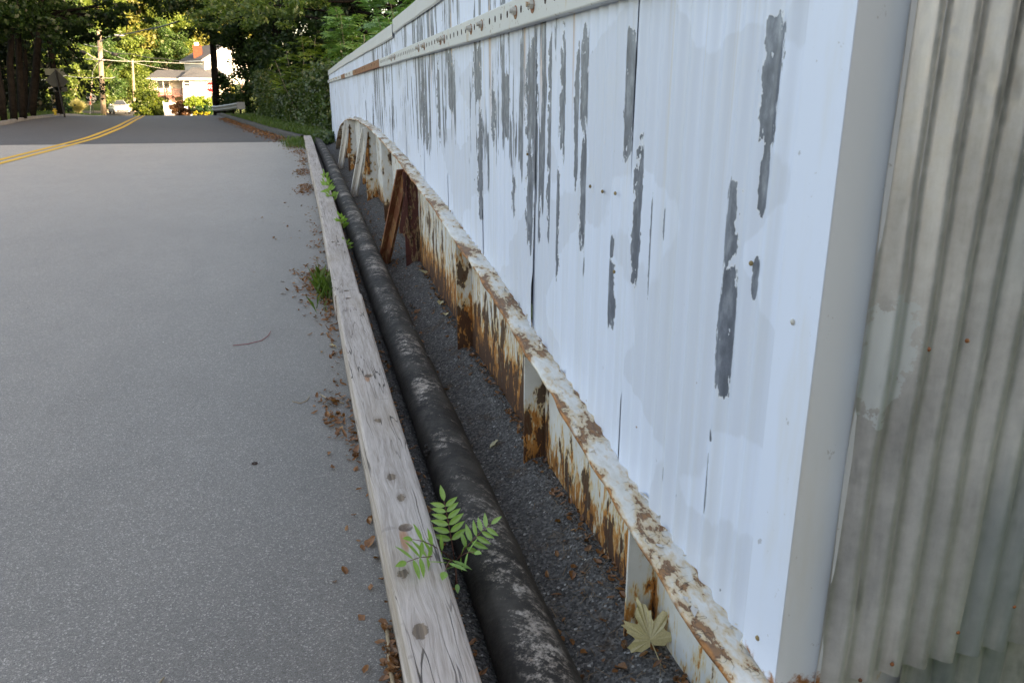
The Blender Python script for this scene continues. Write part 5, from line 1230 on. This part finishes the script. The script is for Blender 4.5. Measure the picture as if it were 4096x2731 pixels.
def bright_pole():
    a = at(128, 262, 64); b = at(117, 150, 64); t = at(112, 60, 64); e = empty('utility_pole', (a.x, 64, prof(64)), label='sunlit pole with a meter box seen behind the dark trunk', cat='utility pole')
    MB().tube([a-Vector((0, 0, .4)), b, t], [.22, .20, .17], 12).build('shaft', M['pole_wood'], e, True)
    c = at(120.5, 210, 63.6); MB().box((c.x-.20, 63.5, c.z-.22), (c.x+.05, 63.7, c.z+.25)).build('meter_box', M['lamp_grey'], e)
bright_pole()
# ------------------------------------------------------------------ house
def m_siding():
    g = G('cream_siding'); c = g.co(); z = g.sep(c)[2]
    w = g.math('FRACT', g.mul(z, 7)); return g.pbr(g.mix(g.step(w, .0, .14, 1, 0), (.66, .60, .50), (.5, .46, .38)), .6, 0, g.bump(w, .4, .02), .3)
M['cream'] = m_siding()
def m_siding2():
    g = G('white_siding'); c = g.co(); z = g.sep(c)[2]
    w = g.math('FRACT', g.mul(z, 6)); return g.pbr(g.mix(g.step(w, .0, .16, 1, 0), (.80, .80, .79), (.6, .6, .6)), .6, 0, g.bump(w, .5, .025), .3)
M['white_siding'] = m_siding2()
M['shingle'] = plain('grey_shingle', (.10, .105, .115), .9, 0, .25, 5, .5)
M['brick'] = plain('chimney_brick', (.17, .05, .03), .9, 0, .25, 6, .3)
M['trim'] = plain('white_trim', (.80, .80, .80), .5, 0, .05)
M['glass'] = plain('window_glass', (.045, .05, .055), .08, 0, .1, 2, 0, .8)
M['deck'] = plain('maroon_deck', (.17, .085, .075), .7)
def zx(x): return (520+x/4.48)/1.7415
def zy(y): return (130+y/4.48)/1.7415
def A(x, y, Y): return at(zx(x), zy(y), Y)
def house():
    gz0 = gz(-16, 132)[2]-.4
    e = empty('house', (-16, 131, gz0+.4), label='cream low house with grey hip roofs, white upper storey and brick chimney', cat='house')
    YF, YR = 129.0, 131.6
    # walls
    l, r = A(330, 830, YR), A(880, 830, YR); zt = l.z
    MB().box((l.x, YR, gz0), (A(890, 830, YR).x+1, YR+7, zt)).build('rear_block_wall', M['cream'], e)
    l2, r2 = A(935, 830, YF), A(1700, 830, YF); MB().box((l2.x, YF, gz0), (r2.x, YF+8, l2.z)).build('front_block_wall', M['cream'], e)
    # roofs
    def hip(xa, xb, Ye, Yb, ze, ra, rb, Yr, zr, nm):
        V = [(xa, Ye, ze), (xb, Ye, ze), (xb, Yb, ze), (xa, Yb, ze), (ra, Yr, zr), (rb, Yr, zr)]; V += [(x, y, z-.18) for x, y, z in V[:4]]
        F = [(0, 1, 5, 4), (1, 2, 5), (2, 3, 4, 5), (3, 0, 4), (9, 8, 7, 6), (0, 6, 7, 1), (1, 7, 8, 2), (2, 8, 9, 3), (3, 9, 6, 0)]
        o = mesh_obj(nm, V, F, M['shingle'], e); return o
    a = A(245, 828, YR-.7); b = A(960, 828, YR-.7); c = A(490, 675, YR+4); d = A(1100, 675, YR+4)
    ro = hip(a.x, b.x+2, YR-.7, YR+8, a.z+.03, c.x, d.x, YR+4, c.z, 'rear_roof')
    MB().box((a.x-.02, YR-.86, a.z-.24), (A(885, 0, YR-.7).x, YR-.712, a.z+.05)).build('gutter', M['trim'], ro)
    a2 = A(880, 826, YF-.6); b2 = A(1760, 826, YF-.6); c2 = A(1110, 632, YF+3.4); d2 = A(1560, 632, YF+3.4)
    ro2 = hip(a2.x, b2.x, YF-.6, YF+8.6, a2.z+.04, c2.x, d2.x, YF+3.4, c2.z, 'front_roof')
    MB().box((a2.x-.02, YF-.77, a2.z-.24), (b2.x, YF-.612, a2.z+.06)).build('gutter', M['trim'], ro2)
    MB().tube([A(980, 850, YF-.65), A(950, 895, YF-.1), A(962, 1230, YF-.1)], .06, 6).build('downspout', M['trim'], e)
    # sliding door and windows
    def opening(x0, y0, x1, y1, Y, nm, bars):
        p = A(x0, y1, Y); q = A(x1, y0, Y); f = MB(); t = .09
        f.box((p.x-t, Y-.07, p.z-t), (p.x, Y-.003, q.z+t)).box((q.x, Y-.07, p.z-t), (q.x+t, Y-.003, q.z+t)).box((p.x, Y-.07, q.z), (q.x, Y-.003, q.z+t)).box((p.x, Y-.07, p.z-t), (q.x, Y-.003, p.z))
        for k in bars:
            if k == 'v': xm = (p.x+q.x)/2; f.box((xm-.05, Y-.068, p.z), (xm+.05, Y-.003, q.z))
            else: zm = (p.z+q.z)/2; f.box((p.x, Y-.068, zm-.05), (q.x, Y-.003, zm+.05))
        o = f.build(nm, M['trim'], e); MB().box((p.x, Y-.03, p.z), (q.x, Y-.004, q.z)).build('pane', M['glass'], o)
    opening(500, 875, 695, 1005, YR, 'sliding_door', 'v'); opening(975, 872, 1060, 962, YF, 'window', 'h'); opening(1390, 880, 1490, 962, YF, 'window', 'h')
    pl = A(330, 860, YR-.6); MB().box((pl.x-.15, YR-.7, gz0), (pl.x+.0, YR-.55, pl.z)).build('porch_post', M['deck'], e)
    # deck
    DY = YR-2.0; dl, dr = A(470, 1120, DY), A(940, 1120, DY); dk = empty('dummy') if False else None
    o = MB().box((dl.x, DY, dl.z-.25), (dr.x, YR-.01, dl.z)).build('deck', M['deck'], e)
    zt = A(500, 1015, DY).z; m = MB(); m.box((dl.x, DY-.02, zt-.08), (dr.x, DY+.08, zt)); m.box((dl.x, DY, dl.z+.12), (dr.x, DY+.06, dl.z+.2)); m.build('handrail', M['deck'], o)
    for x in (515, 610, 655, 770, 935): p = A(x, 1000, DY); MB().box((p.x-.07, DY-.06, gz0), (p.x+.07, DY+.1, zt+.12)).build('rail_post', M['deck'], o)
    m = MB(); x = dl.x
    while x < dr.x: m.box((x-.02, DY+.01, dl.z+.2), (x+.02, DY+.05, zt-.08)); x += .16
    m.build('balusters', M['deck'], o)['kind'] = 'stuff'
    s0 = A(660, 1120, DY-.3); s1 = A(800, 1235, DY-.3); st = MB()
    for k in range(7): t = k/6; st.box((s0.x+(s1.x-s0.x)*t-.15, DY-1.3, s0.z+(s1.z-s0.z)*t-.12), (s0.x+(s1.x-s0.x)*t+.25, DY-.1, s0.z+(s1.z-s0.z)*t))
    st.build('stair_treads', M['deck'], o); MB().tube([A(650, 1030, DY-.3), A(830, 1170, DY-.3)], .06, 6).build('stair_rail', M['deck'], o)
    # upper storey, turned
    K = A(1322, 470, 131.5); dx = Vector((-.53, .85, 0)); dg = Vector((.85, .53, 0)); Lw, Lg = 6.6, 7.6; zE = K.z; zB = zE-3.6
    P = [K, K+dx*Lw, K+dx*Lw+dg*Lg, K+dg*Lg]; rz = 2.15; mid = K+dg*Lg*.5
    V = [(p.x, p.y, zB) for p in P]+[(p.x, p.y, zE) for p in P]+[(mid.x, mid.y, zE+rz), ((mid+dx*Lw).x, (mid+dx*Lw).y, zE+rz)]
    F = [(0, 4, 5, 1), (1, 5, 9, 6, 2), (2, 6, 7, 3), (3, 7, 8, 4, 0)]
    mesh_obj('upper_wall', V, F, M['white_siding'], e)
    ov = .45; a0 = K-dx*ov-dg*ov*1.1; b0 = K+dx*(Lw+ov)-dg*ov*1.1; rg0 = mid-dx*ov; rg1 = mid+dx*(Lw+ov); c0 = K-dx*ov+dg*(Lg+ov*1.1); d0 = K+dx*(Lw+ov)+dg*(Lg+ov*1.1)
    zl = zE-.22; T = Vector((0, 0, .14)); m = MB()
    V = [Vector((a0.x, a0.y, zl)), Vector((b0.x, b0.y, zl)), Vector((rg1.x, rg1.y, zE+rz+.06)), Vector((rg0.x, rg0.y, zE+rz+.06)), Vector((c0.x, c0.y, zl)), Vector((d0.x, d0.y, zl))]
    m.poly([V[0], V[3], V[2], V[1]], (0, 0, .14)); m.poly([V[3], V[4], V[5], V[2]], (0, 0, .14)); ro3 = m.build('upper_roof', M['shingle'], e)
    m = MB(); m.poly([V[0], V[0]+Vector((0, 0, -.17)), V[3]+Vector((0, 0, -.17)), V[3]], dx*-.04); m.poly([V[3], V[3]+Vector((0, 0, -.17)), V[4]+Vector((0, 0, -.17)), V[4]], dx*-.04); m.poly([V[0], V[1], V[1]+Vector((0, 0, -.2)), V[0]+Vector((0, 0, -.2))], dg*-.06); m.build('eave_trim', M['trim'], ro3)
    ch = A(1215, 370, 134); t = A(1215, 238, 134); c = MB().box((ch.x-.62, 133.6, ch.z-.8), (ch.x+.62, 134.6, t.z)).build('chimney', M['brick'], ro3)
    MB().box((ch.x-.35, 133.8, t.z), (ch.x+.25, 134.4, t.z+.45)).build('chimney_pot', M['trim'], c)
house()
# white lattice fence in front of the house
def lattice():
    Y = 97; a = at(380, 262, Y); b = at(440, 262, Y); z0 = gz(a.x, Y)[2]-.1; zt = at(390, 236, Y).z; e = empty('lattice_fence', ((a.x+b.x)/2, Y, z0), label='white panel fence with a lattice strip behind the red maple', cat='fence')
    n = 14
    for i in range(n): x = a.x+(b.x-a.x)*i/n; w = (b.x-a.x)/n; MB().box((x+.01, Y, z0), (x+w-.01, Y+.03, zt-.35)).build('board', M['trim'], e)
    MB().box((a.x, Y-.02, zt-.35), (b.x, Y+.05, zt-.28)).box((a.x, Y-.02, zt-.06), (b.x, Y+.05, zt)).build('rail', M['trim'], e)
    m = MB(); x = a.x
    while x < b.x-.22: m.poly([(x, Y+.01, zt-.28), (x+.03, Y+.01, zt-.28), (x+.22, Y+.01, zt-.06), (x+.19, Y+.01, zt-.06)], (0, .008, 0)); m.poly([(x+.19, Y+.02, zt-.28), (x+.22, Y+.02, zt-.28), (x+.03, Y+.02, zt-.06), (x, Y+.02, zt-.06)], (0, .008, 0)); x += .11
    o = m.build('lattice_strip', M['trim'], e); o['kind'] = 'stuff'
    for x in (a.x-.05, (a.x+b.x)/2, b.x): MB().box((x-.06, Y-.03, z0), (x+.06, Y+.06, zt+.15)).build('post', M['trim'], e)
lattice()
# ------------------------------------------------------------------ silver car
M['car_paint'] = plain('silver_car_paint', (.62, .64, .67), .22, .35, .04, 2, 0, .6)
M['tyre'] = plain('tyre_rubber', (.018, .018, .018), .85)
M['rim'] = plain('alloy_rim', (.5, .5, .52), .3, .7, .05)
M['head_lens'] = plain('headlight_lens', (.55, .57, .6), .12, .2, .05)
g = G('lit_fog_lamp'); em = g.n('Emission'); em.inputs[0].default_value = (1, .55, .30, 1); em.inputs[1].default_value = 5; g.t.links.new(em.outputs[0], g.out.inputs[0]); M['fog'] = g.m
def car():
    c = at(275, 262, 112); z0 = 1.6-.0127*112+.22; c.z = z0
    e = empty('silver_car', (c.x, 112, z0), math.radians(20), label='silver family car with fog lights on, facing the bridge', cat='car'); LOCALS.append(e)
    # body lofted from cross sections along its length; front at -y
    S = [(-2.42, .30, .55, .70, .74, .62), (-2.36, .24, .62, .84, .88, .80), (-2.1, .22, .66, .93, .94, .86), (-1.4, .22, .68, 1.02, .97, .90), (-.95, .22, .70, 1.06, .98, .92), (.2, .22, .72, 1.06, .985, .94), (1.5, .24, .74, 1.06, .98, .93), (2.1, .28, .74, 1.04, .95, .90), (2.38, .36, .72, .98, .88, .84)]
    V = []; F = []
    for (y, zb, zm, zt, w, wt) in S:
        pts = [(-w*.86, zb), (-w, zb+.12), (-w*1.0, zm), (-wt*.985, zt-.06), (-wt*.86, zt), (0, zt+.035), (wt*.86, zt), (wt*.985, zt-.06), (w, zm), (w, zb+.12), (w*.86, zb)]
        V += [(x, y, z) for x, z in pts]
    n = 11
    for i in range(len(S)-1):
        for k in range(n): F.append((i*n+k, i*n+(k+1) % n, (i+1)*n+(k+1) % n, (i+1)*n+k))
    F.append(tuple(range(n-1, -1, -1))); F.append(tuple((len(S)-1)*n+k for k in range(n)))
    body = mesh_obj('body', V, F, M['car_paint'], e, True)
    # cabin
    Cb = [(-1.15, 1.05, .86), (-.25, 1.60, .66), (.5, 1.68, .67), (1.6, 1.64, .66), (2.2, 1.08, .82)]
    V = []; F = []
    for (y, z, w) in Cb: V += [(-.88 if z > 1.2 else -w, y, 1.04), (-w, y, z), (w, y, z), (.88 if z > 1.2 else w, y, 1.04)]
    for i in range(4):
        for k in range(3): F.append((i*4+k, i*4+k+1, i*4+5+k, i*4+4+k))
    cab = mesh_obj('roof', V, F, M['car_paint'], e, False)
    mesh_obj('windscreen', [(-.76, -1.09, 1.10), (.76, -1.09, 1.10), (.60, -.30, 1.585), (-.60, -.30, 1.585)], [(0, 1, 2, 3)], M['glass'], cab).location = (0, -.02, .015)
    for s in (-1, 1):
        mesh_obj('side_window', [(s*.885, -.72, 1.10), (s*.885, .45, 1.10), (s*.69, .45, 1.60), (s*.70, -.12, 1.56)], [(0, 1, 2, 3) if s > 0 else (3, 2, 1, 0)], M['glass'], cab).location = (s*.02, 0, 0)
        mesh_obj('side_window', [(s*.885, .55, 1.10), (s*.885, 1.7, 1.12), (s*.70, 1.5, 1.56), (s*.69, .55, 1.60)], [(0, 1, 2, 3) if s > 0 else (3, 2, 1, 0)], M['glass'], cab).location = (s*.02, 0, 0)
        MB().ball((s*1.03, -.80, 1.12), .12, 10, 6, (1, .6, .75)).build('mirror', M['car_paint'], e, True)
        MB().ball((s*.66, -2.22, .76), .15, 10, 6, (1.35, .7, .55)).build('headlight', M['head_lens'], e, True)
        MB().ball((s*.70, -2.40, .40), .075, 8, 5, (1.2, .5, .8)).build('fog_light', M['fog'], e, True)
        for y in (-1.45, 1.45):
            w = MB().tube([(s*.80, y, .34), (s*1.0, y, .34)], .34, 20).build('wheel', M['tyre'], e, False)
            MB().tube([(s*.98, y, .34), (s*1.008, y, .34)], .22, 16).build('rim', M['rim'], w)
    MB().box((-.40, -2.44, .62), (.40, -2.40, .74)).build('grille', M['tyre'], e); MB().box((-.74, -2.44, .30), (.74, -2.385, .46)).build('bumper_intake', M['tyre'], e)
    MB().box((-.2, -2.46, .48), (.2, -2.435, .60)).build('number_plate', M['trim'], e)
    for s in (-1, 1): MB().tube([(s*.6, -.1, 1.70), (s*.6, 1.5, 1.69)], .025, 5).build('roof_rail', M['tyre'], e)
car()
